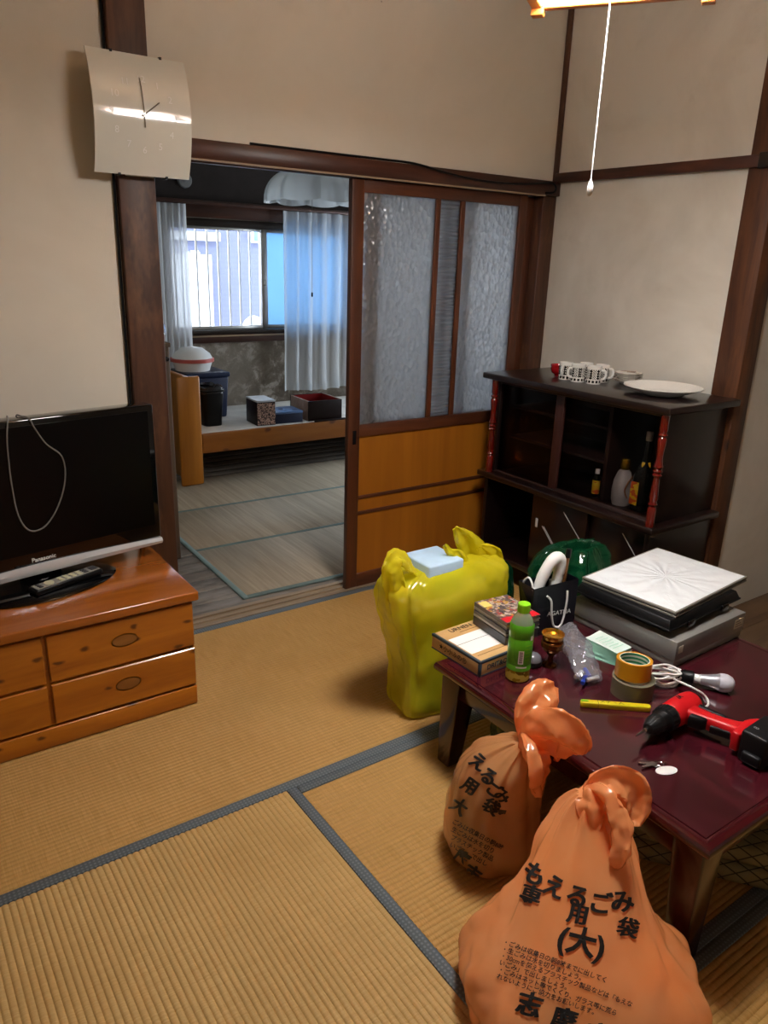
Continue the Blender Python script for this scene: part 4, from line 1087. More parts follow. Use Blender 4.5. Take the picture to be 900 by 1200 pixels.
# stack of magazines and discs on the box
M['paper_edge'] = plain('page_edges', 'c9c4ba', .8, bump=.3, bscale=400)
M['paper_edge_dark'] = plain('dark_page_edges', '77726a', .8, bump=.3, bscale=400)
M['mag_grey'] = plain('grey_cover', '4a4a4e', .3); M['mag_white'] = plain('white_cover', 'c8c8c6', .35)
M['mag_brown'] = plain('brown_cover', '5a4a40', .35); M['mag_black'] = plain('black_cover', '1c1c20', .3)
M['mag_color'] = blotch('colourful_cover', ['5a4a4a', '8a7a70', 'c8a030', 'c8b8b0', '3a3638', 'b8a8a0', '706058', 'a84038', '584a50', 'd0c0b0'], 120, .3, coat=.3)
M['mag_red'] = plain('red_cover_band', 'd0202c', .3); M['mag_yellow'] = plain('yellow_cover_patch', 'e8d878', .3)
zt = TT + BH + .0013
specs = [('thick charcoal binder at the bottom of the magazine stack', .026, 'mag_grey', 'mag_grey', -24, .0),
         ('white covered magazine above the charcoal binder', .012, 'mag_white', 'paper_edge', -22, .003),
         ('pale magazine with a black lower edge in the stack middle', .010, 'mag_black', 'paper_edge_dark', -26, -.004),
         ('brown covered magazine second from the top of the stack', .011, 'mag_brown', 'paper_edge', -23, .002),
         ('topmost magazine with colourful cover and red band', .012, 'mag_color', 'paper_edge_dark', -25, .0)]
for k, (lb, th, cm, pm, an, off) in enumerate(specs):
    mg = thing('magazine', lb, 'magazine', (1.492 + off, 1.448 + off, zt), R(an * .22), group='magazines stacked on the tan box')
    a1, a2 = .062, .078
    MB().box(-a1 + .0015, a1 - .002, -a2 + .002, a2 - .002, .0012, th - .0012).build('pages', pm, mg)
    MB().box(-a1, a1, -a2, a2, 0, .0012).build('back_cover', cm, mg)
    MB().box(-a1, a1, -a2, a2, th - .0012, th).build('front_cover', cm, mg)
    MB().box(-a1 - .0006, -a1 + .001, -a2, a2, 0, th).build('spine', 'mag_white' if k in (1, 3) else cm if k == 0 else 'paper_edge_dark', mg)
    if k == 4:
        MB().box(-a1 + .001, a1, -a2 + .002, -a2 + .030, th, th + .0005).build('title_band', 'mag_red', mg)
        MB().box(-a1 + .004, -a1 + .034, a2 - .045, a2 - .01, th, th + .0005).build('cover_patch', 'mag_yellow', mg)
        MB().box(-.03, .03, -a2 + .006, -a2 + .018, th + .0005, th + .0009).build('title_patch', 'mag_white', mg)
    zt += th + .0001

# green tea bottle
M['tea_label'] = blotch('green_label', ['52a818', '5cb41e', '4aa016', '66bc28'], 14, .35, 'LINEAR', (1, 1, .3))
M['tea_clear'] = film('clear_bottle', 'b8c8a8', .55, .2, .06, .02, spec=.8)
M['tea_gold'] = blotch('gold_liquid', ['a88a20', 'd8c050', '7a6414'], 50, .2)
M['cap_green'] = plain('cap_green', '86cc1c', .4)
tbt = thing('tea_bottle', 'green labelled plastic tea bottle with lime screw cap', 'bottle', (1.388, 1.285, TT), R(0))
MB().lathe([(.028, 0), (.0325, .004), (.0335, .02), (.032, .034), (.0335, .036)], 28).build('base', 'tea_gold', tbt, smooth=40)
MB().lathe([(.0335, .036), (.0335, .05), (.0325, .052), (.0335, .054), (.034, .13), (.033, .132), (.034, .134), (.0335, .165), (.031, .172)], 28).build('label_sleeve', 'tea_label', tbt, smooth=40)
MB().lathe([(.031, .172), (.027, .184), (.018, .198), (.0145, .203), (.0145, .208)], 28).build('shoulder', 'tea_clear', tbt, smooth=50)
wob = lambda a, j: 1 + (.02 if int(a * 36 / PI) % 2 else 0)
MB().lathe([(.0165, .203), (.0168, .207), (.0168, .224), (.0155, .227), (0, .228)], 72, wob=wob).build('cap', 'cap_green', tbt)
def on_cyl(rad, ang, da, z0, z1, nm, mt, n=6):
    MB().sheet(lambda u, v: (rad * math.cos(ang + da * (u - .5)), rad * math.sin(ang + da * (u - .5)), z0 + (z1 - z0) * v), n, 1).build(nm, mt, tbt)
va = math.atan2(-1.285, -1.388)
on_cyl(.0345, va + .15, .42, .06, .10, 'barcode_patch', 'white_print')
for k in range(7): on_cyl(.0347, va + .15, .26, .064 + k * .005, .0665 + k * .005, 'barcode_bar', 'ink', 3)
on_cyl(.0345, va + .25, .9, .047, .0515, 'label_line', 'white_print')
on_cyl(.0345, va + 1.0, .3, .128, .142, 'label_mark', 'white_print')
for k in range(5): on_cyl(.0344, va + .75, .5, .07 + k * .011, .072 + k * .011, 'label_text_line', 'cap_green', 4)

# navy paper bag with rope handles
M['navy_paper'] = plain('navy_paper', '10121c', .4); M['rope'] = plain('white_rope', 'dcdcd8', .8, bump=.4, bscale=300)
pb = thing('paper_bag', 'small black paper shopping bag with white rope handles', 'bag', (1.672, 1.448, TT), R(-14))
pw, pd, ph = .078, .030, .172
pr = [[Vector((-pw, -pd, 0)), Vector((pw, -pd, 0)), Vector((pw, pd, 0)), Vector((-pw, pd, 0))],
      [Vector((-pw * 1.02, -pd * 1.1, ph * .5)), Vector((pw * 1.0, -pd * 1.1, ph * .5)), Vector((pw, pd * 1.05, ph * .5)), Vector((-pw * 1.06, pd * 1.05, ph * .5))],
      [Vector((-pw * 1.08, -pd * 1.35, ph * .97)), Vector((pw * 1.02, -pd * 1.0, ph * 1.03)), Vector((pw * 1.0, pd * 1.1, ph)), Vector((-pw * 1.28, pd * .9, ph * .99))]]
inner = [[Vector((p.x * .985, p.y * .97, p.z)) for p in r] for r in (pr[2], pr[1])] + [[Vector((p.x * .985, p.y * .97, .003)) for p in pr[0]]]
MB().rings(pr + inner).build('bag_walls', 'navy_paper', pb)
lettering('printed_lettering', 'AGATHA', .021, 'white_print', pb, frame((.018, -pd * 1.12 - .0015, ph * .42), (1, 0, 0), (0, -.05, 1)), .0002)
MB().tube([(-.036, -.040, ph * .80), (-.022, -.045, ph * .70), (-.018, -.048, ph * .45), (-.006, -.048, ph * .22), (.018, -.046, ph * .18), (.030, -.044, ph * .35), (.036, -.043, ph * .65), (.038, -.037, ph * .84)], .0033, 8, smooth=6).build('rope_handle', 'rope', pb)
MB().tube([(-.086, .023, ph * .90), (-.083, .018, ph * 1.0), (-.078, .004, ph * 1.08), (-.075, -.012, ph * 1.0), (-.074, -.018, ph * .87)], .0033, 8, smooth=6).build('rope_handle', 'rope', pb)
lump((-.078, -.030, ph * .93), (.007, .006, .006), 2, .3).build('rope_knot', 'rope', pb, smooth=60)
# white arched thing in the bag
wd = thing('white_arch', 'white curved plastic arch sticking up out of the black paper bag', 'plastic part', (1.667, 1.452, TT + .0035), R(-14))
arch = [(-.040, -.004, .0), (-.044, -.004, .10), (-.030, -.003, .17), (-.004, -.002, .222), (.018, 0, .238), (.034, .002, .228), (.036, .004, .19), (.028, .004, .13), (.020, .004, .05), (.018, .004, .0)]
MB().tube(arch, [.016, .0175, .0185, .019, .019, .0185, .0165, .013, .012], 14, smooth=6).build('arch_tube', 'white', wd, smooth=60)
MB().box(.006, .030, -.006, .012, .125, .165).build('clip_block', 'white', wd, bevel=.004)
br_ = thing('wooden_brush', 'wooden stick with a black end standing in the paper bag', 'brush', (1.728, 1.447, TT + .0035), R(-14))
M['stick'] = wood('stick_wood', '7a4a28', 'a06c40', 'z', .5, 20)
MB().tube([(-.008, .002, 0), (.011, .006, .228)], .007, 10).build('handle', 'stick', br_, smooth=40)
MB().tube([(.011, .006, .227), (.0133, .0065, .255)], .009, 10).build('black_end', 'black', br_, smooth=40)

# gold goblet and small domed pot
M['gold'] = plain('brassy_gold', 'd8a040', .2, metal=.85, var=.35, scale=40)
M['gold_dark'] = plain('dark_bronze', '7a4c1c', .22, metal=.75, var=.4, scale=60)
gbx = thing('goblet', 'small gold cup on a dark bronze stem', 'cup', (1.517, 1.284, TT))
gbx.scale = (1.2, 1.2, 1.02)
MB().lathe([(.0, 0), (.017, 0), (.017, .004), (.007, .012), (.006, .03), (.012, .04), (.018, .046)], 24).build('stem', 'gold_dark', gbx, smooth=40)
MB().lathe([(.018, .046), (.024, .056), (.0265, .066), (.0255, .069), (.027, .074), (.026, .078), (.0235, .08)], 28).build('lower_bowl', 'gold_dark', gbx, smooth=40)
MB().lathe([(.020, .08), (.025, .088), (.0275, .100), (.0262, .1005), (.0235, .09), (.0, .086)], 28).build('upper_bowl', 'gold', gbx, smooth=40)
M['grey_glass'] = plain('grey_dome', '6c6c72', .12, var=.3, coat=.5)
dp = thing('domed_pot', 'small round black pot with a shiny grey domed lid', 'pot', (1.474, 1.313, TT))
MB().lathe([(.0, 0), (.022, 0), (.027, .006), (.028, .014), (.0265, .018)], 28).build('base', 'black', dp, smooth=40)
MB().lathe([(.0265, .018), (.026, .024), (.022, .032), (.012, .038), (0, .040)], 28).build('lid', 'grey_glass', dp, smooth=60)

# crumpled clear bag on table with bits in it
cz = thing('clear_bag', 'crumpled clear plastic bag of small batteries lying on the table', 'bag', (1.575, 1.215, TT))
flap([(1.64, 1.333, TT + .046), (1.617, 1.305, TT + .048), (1.597, 1.262, TT + .046), (1.570, 1.22, TT + .042), (1.543, 1.18, TT + .036), (1.526, 1.148, TT + .022)], [.032, .044, .044, .044, .046, .038], [.034, .036, .034, .03, .026, .016], 2.2, n=56, steps=10, fold=.10, crease=.016).floor_at(TT + .001).build('bag_skin', 'clear_film', cz, world=True, smooth=38)
M['battery_blue'] = plain('blue_wrap', '2a48b8', .3)
for k, (dx, dy, an) in enumerate(((1.515, 1.158, 30), (1.54, 1.150, -10), (1.552, 1.178, 60), (1.525, 1.185, 15))):
    m = Matrix.Translation((dx, dy, TT + .0165)) @ Matrix.Rotation(R(an), 4, 'Z') @ Matrix.Rotation(R(90), 4, 'Y')
    bt = MB().lathe([(0, -.02), (.006, -.02), (.006, .02), (0, .02)], 14, mat=m).build('battery', 'white' if k % 2 else 'battery_blue', cz, world=True)
# green paper slips, bundled
M['slip_green'] = plain('pale_green_paper', 'a8d8c4', .7, var=.05); M['slip_white'] = plain('white_slip', 'dcece4', .7, var=.05)
for k in range(5):
    sp_ = thing('paper_slip', ('lowest', 'second lowest', 'middle', 'fourth')[k] + ' pale green paper slip of the bundle beside the clear bag' if k < 4 else 'topmost whitish green printed slip folded over the bundle', 'paper', (1.697 + .003 * k, 1.222 + .004 * k, TT + .0004 + .0092 * k), R(20 - 5 * k), group='paper slips in the bundle')
    lo_ = [Vector((-.042, -.062, 0)), Vector((.042, -.062, 0)), Vector((.042, .062, 0)), Vector((-.042, .062, 0))]
    MB().sheet(lambda u, v: (-.034 + .068 * u, -.06 + .12 * v, .004 * math.sin(u * 3 + k) * v + .0045), 8, 8).build('sheet', 'slip_white' if k == 4 else 'slip_green', sp_, smooth=60)
    MB().sheet(lambda u, v: (-.034 + .068 * u, -.06 + .12 * v, .004 * math.sin(u * 3 + k) * v), 8, 8).build('under_sheet', 'slip_green', sp_, smooth=60)
    if k == 4:
        for j in range(6):
            MB().box(-.026, .02 - .006 * (j % 3), -.04 + j * .013, -.0375 + j * .013, .0085, .009).build('printed_line', 'slip_green', sp_)

# tape rolls
def tape(name, label, loc, ro, ri, hgt, side, core, rot=(0, 0, 0)):
    t = thing(name, label, 'tape', loc, rot=rot, group='tape rolls stacked on the table')
    MB().rings([[Vector((r * math.cos(2 * PI * i / 40), r * math.sin(2 * PI * i / 40), z)) for i in range(40)] for r, z in ((ri + .003, 0), (ro, 0), (ro, hgt), (ri + .003, hgt))], closed=True).build('tape_winding', side, t, smooth=40)
    MB().rings([[Vector((r * math.cos(2 * PI * i / 40), r * math.sin(2 * PI * i / 40), z)) for i in range(40)] for r, z in ((ri, 0), (ri + .0029, 0), (ri + .0029, hgt + .0004), (ri, hgt + .0004))], closed=True).build('cardboard_core', core, t, smooth=40)
    return t
M['tape_grey'] = plain('grey_tape', '6e6a58', .25, var=.1); M['tape_yellow'] = plain('ochre_tape', 'c88a14', .3, var=.1)
M['core'] = plain('core_card', 'b8a888', .8)
def core_print():
    t = NT('green_print_core'); wv = t.add('ShaderNodeTexWave', bands_direction='Z'); wv.inputs['Scale'].default_value = 28
    t.link(t.coords(), wv.inputs['Vector'])
    t.col(t.ramp(wv.outputs['Fac'], [(.45, hx('2f8a5a')), (.55, hx('d8dcc8'))])); t.p(Roughness=.7); return t.m
M['core_green'] = core_print()
tape('tape_roll', 'wide grey tape roll lying flat under the ochre one', (1.598, 1.062, TT), .056, .040, .048, 'tape_grey', 'core')
tape('tape_roll', 'ochre tape roll with green printed core resting on the grey roll', (1.597, 1.066, TT + .0515), .047, .037, .048, 'tape_yellow', 'core_green', (R(-3), R(3), 0))

# white cable bundle with black lamp socket, bulb
cw = MB()
cb2 = thing('cable_bundle', 'tangled white cable bundle with black lamp socket', 'cable', (1.735, 1.02, TT))
rr = random.Random(3)
for k in range(6):
    cx_, cy_ = 1.713 + rr.uniform(-.010, .010), 1.050 + rr.uniform(-.010, .010); an = rr.uniform(-.9, -.3)
    pts = []
    for i in range(12):
        q = 2 * PI * i / 12; ax, ay = .047 + rr.uniform(-.006, .006), .022 + .01 * rr.random()
        x, y = ax * math.cos(q), ay * math.sin(q)
        pts.append((cx_ + x * math.cos(an) - y * math.sin(an), cy_ + x * math.sin(an) + y * math.cos(an), TT + .0074 + .0065 * k + .004 * math.sin(q * 2 + k)))
    MB().tube(pts, .0032, 8, smooth=4, closed=True).build('cable_loop', 'white', cb2, world=True, smooth=60)
MB().tube([(1.725, 1.015, TT + .02), (1.705, .985, TT + .035), (1.715, .945, TT + .03), (1.735, .93, TT + .012), (1.722, .912, TT + .0035), (1.69, .905, TT + .0035)], .0032, 8, smooth=6).build('cable_end', 'white', cb2, world=True, smooth=60)
MB().tube([(1.75, 1.06, TT + .03), (1.765, 1.05, TT + .03), (1.775, 1.035, TT + .027)], .0032, 8, smooth=4).build('cable_end', 'white', cb2, world=True, smooth=60)
ax_d = Vector((.065, -.095, .0046)).normalized()
def along(p, d):
    z = Vector(d).normalized(); x = Vector((0, 0, 1)).cross(z).normalized(); y = z.cross(x)
    return Matrix(((x.x, y.x, z.x, p[0]), (x.y, y.y, z.y, p[1]), (x.z, y.z, z.z, p[2]), (0, 0, 0, 1)))
ms = along((1.752, 1.030, TT + .0205), ax_d)
MB().lathe([(.0, 0), (.008, 0), (.012, .006), (.019, .014), (.0195, .040), (.017, .042), (0, .042)], 24, mat=ms).build('lamp_socket', 'black', cb2, world=True, smooth=40)
bl = thing('light_bulb', 'silver bodied light bulb with frosted dome lying on the table', 'bulb', (1.79, .965, TT))
mb_ = along((1.752 + ax_d.x * .0415, 1.030 + ax_d.y * .0415, TT + .0222), ax_d)
M['bulb_white'] = plain('frosted_dome', 'c8c8d2', .35); M['bulb_silver'] = plain('bulb_silver', 'b0b0b8', .3, metal=.5)
MB().lathe([(0, 0), (.0125, 0), (.0125, .016), (.014, .018)], 24, mat=mb_).build('collar', 'white', bl, world=True, smooth=40)
MB().lathe([(.014, .018), (.016, .035), (.021, .058), (.0245, .066)], 28, mat=mb_).build('body', 'bulb_silver', bl, world=True, smooth=60)
MB().lathe([(.0245, .066), (.0255, .074), (.0245, .086), (.019, .098), (.010, .104), (0, .106)], 28, mat=mb_).build('dome', 'bulb_white', bl, world=True, smooth=60)

# yellow cutter
M['cutter_y'] = plain('cutter_yellow', 'd8c81a', .35)
ct = thing('box_cutter', 'yellow plastic box cutter with dark marks lying on the table', 'cutter', (1.497, 1.036, TT), R(-40))
MB().prism([(-.09, -.006), (-.085, -.009), (.085, -.009), (.09, -.005), (.09, .006), (.085, .009), (-.082, .009), (-.09, .004)], 0, .016).build('body', 'cutter_y', ct, bevel=.003)
MB().box(-.088, -.07, -.004, .004, .016, .0175).build('end_cap', 'cap_green', ct, bevel=.0005)
lettering('hand_marks', 'メナヽ人', .016, 'ink', ct, frame((-.01, 0, .0164), (1, 0, 0), (0, 1, 0)))
MB().tube([(-.045, -.0095, .004), (-.045, -.008, .0165), (-.045, .008, .0165), (-.045, .0095, .004)], .0006, 5).build('seam', 'ink', ct)

# cordless drill lying on its side
M['drill_red'] = plain('drill_red', 'c8141c', .35, var=.06); M['drill_black'] = plain('drill_black', '101012', .45, bump=.15, bscale=200, spec=.35)
dr = thing('cordless_drill', 'red and black cordless drill lying on its side on the table', 'drill', (1.558, .905, TT), R(3))
dr.scale = (1.1, 1.1, 1.1)
ZC = .034
ax = Matrix.Translation((0, 0, ZC)) @ Matrix.Rotation(R(90), 4, 'Y')
MB().lathe([(0, -.152), (.0018, -.150), (.003, -.140), (.003, -.118), (.0055, -.116), (.0055, -.104), (0, -.104)], 12, mat=ax).build('driver_bit', 'steel', dr, smooth=30)
kn = lambda a_, j: 1 + (.035 if (int(a_ / (2 * PI) * 48) % 2) else 0)
ch = MB().lathe([(.008, -.108), (.012, -.106), (.019, -.088), (.0215, -.080), (.0215, -.066)], 48, mat=ax, wob=kn).build('chuck', 'drill_black', dr)
MB().lathe([(.0215, -.066), (.0225, -.064), (.0225, -.052), (.024, -.050)], 48, mat=ax).build('chuck_sleeve', 'black', dr, smooth=40)
MB().lathe([(.024, -.050), (.0285, -.047), (.0295, -.030), (.028, -.026)], 48, mat=ax, wob=kn).build('torque_collar', 'drill_black', dr)
MB().lathe([(.0285, -.026), (.0285, -.023)], 32, mat=ax).build('collar_ring', 'steel', dr, smooth=40)
MB().lathe([(.0265, -.023), (.030, -.015), (.0315, .02), (.0315, .05), (.029, .068)], 32, mat=ax).build('motor_housing', 'drill_red', dr, smooth=50)
MB().lathe([(.029, .068), (.0275, .078), (.021, .086), (0, .088)], 32, mat=ax).build('rear_cap', 'drill_black', dr, smooth=50)
# handle: rounded sections along -y
def sect(c, wx, wz, e=.6, n=24):
    out = []
    for i in range(n):
        q = 2 * PI * i / n; a_, b_ = math.cos(q), math.sin(q)
        out.append(Vector((c[0] + math.copysign(abs(a_) ** e, a_) * wx, c[1], c[2] + math.copysign(abs(b_) ** e, b_) * wz)))
    return out
MB().rings([sect((.022, -.012, ZC), .028, .022), sect((.026, -.035, ZC), .022, .0185), sect((.032, -.06, ZC), .019, .0175), sect((.040, -.09, ZC), .0185, .0175), sect((.048, -.115, ZC), .021, .019), sect((.052, -.130, ZC), .030, .022)]).build('handle', 'drill_red', dr, smooth=50)
MB().rings([sect((.003, -.036, ZC), .010, .016), sect((.012, -.062, ZC), .010, .015), sect((.018, -.068, ZC), .008, .012)]).build('trigger', 'drill_black', dr, smooth=50)
MB().rings([sect((.052, -.028, ZC), .010, .017), sect((.056, -.05, ZC), .008, .015), sect((.064, -.085, ZC), .006, .013)]).build('grip_pad', 'drill_black', dr, smooth=50)
MB().rings([sect((.018, -.078, ZC - .006), .006, .010), sect((.024, -.10, ZC - .006), .005, .010), sect((.030, -.118, ZC - .006), .005, .010)]).build('grip_pad', 'drill_black', dr, smooth=50)
MB().prism([(.006, -.128), (.006, -.145), (.04, -.150), (.06, -.142), (.075, -.152), (.104, -.150), (.104, -.136), (.085, -.126), (.07, -.122)], ZC - .022, ZC + .022).build('battery_mount', 'drill_red', dr, bevel=.004)
MB().box(.004, .106, -.205, -.148, .0, ZC * 2 + .004).build('battery', 'drill_black', dr, bevel=.007, seg=3)
MB().box(-.006, .020, -.200, -.16, .006, .03).build('battery_latch', 'drill_black', dr, bevel=.004)
lettering('battery_mark', '8', .016, 'silver', dr, frame((.035, -.165, ZC * 2 + .0045), (1, 0, 0), (0, 1, 0)))
lettering('battery_mark', '4', .018, 'silver', dr, frame((.06, -.2055, .045), (1, 0, 0), (0, 0, 1)))
lettering('housing_mark', '/A', .016, 'ink', dr, frame((.02, .006, ZC + .0319), (1, 0, 0), (0, 1, 0)), .0008)
MB().lathe([(0, 0), (.0035, 0), (.0035, .0012), (0, .0012)], 12, (.052, -.004, ZC + .0285)).build('screw', 'black', dr)

# keys with white tag
ky = thing('key_ring', 'small bunch of keys with an oval white tag on the table', 'keys', (1.383, .818, TT), R(-20))
ky.scale = (1.3, 1.3, 1.2)
MB().prism([(.021 * math.cos(2 * PI * i / 28) + .008, .0115 * math.sin(2 * PI * i / 28) - .010) for i in range(28)], .0005, .0025).build('tag', 'white', ky, bevel=.0006)
for k, an in enumerate((158, 185)):
    m = Matrix.Rotation(R(an), 4, 'Z'); o_ = Vector((.0, .008, .001 + .0022 * k))
    MB().prism([(.006 * math.cos(q_) * 1.0 + .006, .007 * math.sin(q_)) for q_ in (PI * .12 + 2 * PI * i / 18 * .88 for i in range(18))] + [(.030, -.002), (.032, 0), (.030, .0022)], 0, .002).xf(Matrix.Translation(o_) @ m).build('key', 'steel', ky)
MB().tube([(.006 * math.cos(2 * PI * i / 16) + .004, .006 * math.sin(2 * PI * i / 16) + .004, .006) for i in range(16)], .0007, 6, closed=True).build('ring', 'steel', ky)
MB().tube([(.012, .006, .003), (.018, .009, .004), (.022, .007, .003)], .001, 5, smooth=4).build('chain', 'steel', ky)

# silver box, black case, wrapped panel
M['box_silver'] = plain('silver_card', '8e8c88', .3, metal=.25, var=.06)
sbx = thing('silver_box', 'flat silver grey cardboard box with stickers at the bottom of the pile', 'box', (1.985, 1.268, TT), R(1.5))
MB().box(-.180, .180, -.182, .182, 0, .022).build('tray', 'box_silver', sbx, bevel=.002)
MB().box(-.183, .183, -.185, .185, .0225, .084).build('lid', 'box_silver', sbx, bevel=.002)
M['sticker'] = plain('paper_sticker', 'cfcabb', .6)
st1 = MB().box(.125, .172, -.1862, -.1850, .040, .070).build('sticker', 'sticker', sbx)
for k in range(3): MB().box(.130, .168 - k * .008, -.1868, -.1861, .046 + k * .008, .0485 + k * .008).build('printed_line', 'grey_cable', st1)
MB().box(-.172, -.150, -.1862, -.1850, .045, .068).build('sticker', 'sticker', sbx, bevel=.0005)
kc = thing('black_case', 'flat black plastic carrying case on the silver box', 'case', (1.99, 1.285, TT + .0842), R(3))
MB().rings([[Vector((sx * a_, sy * b_, z)) for sx, sy in ((-1, -1), (1, -1), (1, 1), (-1, 1))] for a_, b_, z in ((.165, .135, 0), (.19, .165, .018), (.196, .168, .022), (.196, .168, .030), (.185, .16, .052))]).build('shell', 'black_soft', kc, bevel=.004, smooth=40)
MB().box(-.2, .2, -.171, .171, .0225, .0285).build('rim', 'black', kc, bevel=.002)
for x in (-.09, .10): MB().box(x - .018, x + .018, -.176, -.169, .012, .034).build('latch', 'black_gloss', kc, bevel=.002)
def crinkled():
    t = NT('crinkled_white_sheet'); v = t.coords()
    gr_ = t.add('ShaderNodeTexGradient', gradient_type='RADIAL'); t.link(v, gr_.inputs[0])
    wv = t.add('ShaderNodeMath', operation='SINE'); ml = t.add('ShaderNodeMath', operation='MULTIPLY'); ml.inputs[1].default_value = 2 * PI * 17
    nz = t.noise(v, 14, 4, .6, .6)
    ad = t.add('ShaderNodeMath', operation='MULTIPLY_ADD'); ad.inputs[1].default_value = 6.0
    t.link(gr_.outputs['Fac'], ml.inputs[0]); t.link(nz, ad.inputs[0]); t.link(ml.outputs[0], ad.inputs[2]); t.link(ad.outputs[0], wv.inputs[0])
    mm = t.add('ShaderNodeMath', operation='MULTIPLY_ADD'); mm.inputs[1].default_value = .25
    t.link(wv.outputs[0], mm.inputs[0]); t.link(nz, mm.inputs[2])
    t.col(hx('eef2f5')); t.p(Roughness=.3); t.bump(mm.outputs[0], .9, .004); return t.m
M['crinkle'] = crinkled(); M['panel_edge'] = plain('panel_edge', '8b887f', .35, metal=.3)
pf = thing('framed_picture', 'flat framed picture under a crinkled white sheet on top of the pile', 'picture', (2.045, 1.300, TT + .1362), R(5.5))
MB().box(-.222, .222, -.162, .162, 0, .006).build('lower_board', 'panel_edge', pf, bevel=.001)
MB().box(-.218, .218, -.158, .158, .006, .010).build('spacer', 'black', pf)
MB().box(-.222, .222, -.162, .162, .010, .017).build('frame', 'panel_edge', pf, bevel=.001)
def crk(u, v):
    x, y = -.216 + .432 * u, -.156 + .312 * v
    a_ = math.atan2(y, x); r = math.hypot(x, y)
    hgt = .0016 * math.sin(a_ * 9 + 3 * noise.noise(Vector((x * 9, y * 9, 1)))) * min(1, r / .1) + .0012 * noise.noise(Vector((x * 30, y * 30, 0)))
    edge = min(u, 1 - u, v, 1 - v); return (x, y, .0175 + (hgt + .002) * min(1, edge * 9))
MB().sheet(crk, 80, 60).build('white_sheet', 'crinkle', pf, smooth=70)

# ================================================================== ON AND IN THE CABINET
def mug_pattern():
    t = NT('black_white_mug_print')
    tc = t.add('ShaderNodeTexCoord'); sp = t.add('ShaderNodeSeparateXYZ'); t.link(tc.outputs['Object'], sp.inputs[0])
    at = t.add('ShaderNodeMath', operation='ARCTAN2'); t.link(sp.outputs['Y'], at.inputs[0]); t.link(sp.outputs['X'], at.inputs[1])
    cm = t.add('ShaderNodeCombineXYZ'); mu = t.add('ShaderNodeMath', operation='MULTIPLY'); mu.inputs[1].default_value = .029
    t.link(at.outputs[0], mu.inputs[0]); t.link(mu.outputs[0], cm.inputs[0]); t.link(sp.outputs['Z'], cm.inputs[1])
    def mth(op, a_, b_):
        m_ = t.add('ShaderNodeMath', operation=op)
        for k_, q_ in enumerate((a_, b_)):
            if q_ is None: continue
            if hasattr(q_, 'node'): t.link(q_, m_.inputs[k_])
            else: m_.inputs[k_].default_value = q_
        return m_.outputs[0]
    zz = sp.outputs['Z']; an = at.outputs[0]
    def band(lo, hi): return mth('MULTIPLY', mth('GREATER_THAN', zz, lo), mth('LESS_THAN', zz, hi))
    s6 = mth('SINE', mth('MULTIPLY', an, 6.0), None)
    vo = t.add('ShaderNodeTexVoronoi'); vo.inputs['Scale'].default_value = 105; vo.inputs['Randomness'].default_value = .15
    t.link(cm.outputs[0], vo.inputs['Vector'])
    dot = mth('LESS_THAN', vo.outputs['Distance'], .26)
    panel = mth('MULTIPLY', mth('GREATER_THAN', s6, .25), mth('SUBTRACT', 1.0, dot))
    flower = mth('MULTIPLY', mth('LESS_THAN', s6, -.1), mth('MULTIPLY', mth('GREATER_THAN', vo.outputs['Distance'], .30), mth('LESS_THAN', vo.outputs['Distance'], .48)))
    body = mth('MULTIPLY', band(.020, .060), mth('MAXIMUM', panel, flower))
    foot = mth('MULTIPLY', band(.005, .015), mth('GREATER_THAN', mth('SINE', mth('MULTIPLY', an, 12.0), None), -.3))
    c = t.mix(mth('MAXIMUM', body, foot), hx('e2dfd6'), hx('1c1814'))
    t.col(c); t.p(Roughness=.25); return t.m
M['mug'] = mug_pattern(); M['china'] = plain('white_china', 'e4e2dc', .2, var=.02)
ZT = .957
def mug(loc, rz, label):
    t = thing('mug', label, 'mug', loc, rz, group='patterned mugs on the cabinet')
    MB().lathe([(.0, 0), (.029, 0), (.030, .003), (.030, .068)], 32, cap=False).build('wall', 'mug', t, smooth=40)
    MB().lathe([(.030, .068), (.0305, .072), (.0285, .072), (.0275, .06), (.0265, .006), (0, .005)], 32, cap=False).build('rim', 'china', t, smooth=40)
    MB().tube([(.029, 0, .056), (.042, 0, .056), (.048, 0, .042), (.044, 0, .024), (.029, 0, .018)], .0042, 8, smooth=5, flat=1.3).build('handle', 'china', t, smooth=60)
    return t
mug((2.530, 2.235, ZT), R(200), 'black and white patterned mug beside the red bowls')
mug((2.528, 2.165, ZT), R(160), 'black and white patterned mug in the middle of the front row')
mug((2.545, 2.095, ZT), R(-60), 'patterned mug with its white handle turned towards the saucers')
mug((2.605, 2.19, ZT), R(90), 'patterned mug in the back row behind the middle mug')
mug((2.62, 2.115, ZT), R(-70), 'patterned mug in the back row nearest the saucers')
M['bowl_red'] = plain('red_lacquer_bowl', 'a01218', .2, coat=.5)
for k in range(2):
    bw = thing('red_bowl', ('lower' if k == 0 else 'upper') + ' red lacquer bowl of the pair left of the mugs', 'bowl', (2.575, 2.318, ZT + .014 * k), group='red bowls on the cabinet')
    MB().lathe([(.0, 0), (.016, 0), (.016, .006), (.03, .014), (.036, .03), (.036, .036), (.0345, .036), (.028, .018), (0, .0085)], 32).build('bowl', 'bowl_red', bw, smooth=40)
MB().lathe([(.010, 0), (.011, .005), (.02, .012), (.019, .013), (.009, .007), (0, .006)], 24, (0, 0, .0088)).build('foot_ring', 'bowl_red', bw, smooth=40)
M['saucer_band'] = blotch('saucer_band', ['8a7464', 'd8d0c4', 'a08c7c', 'e0dace'], 40, .3)
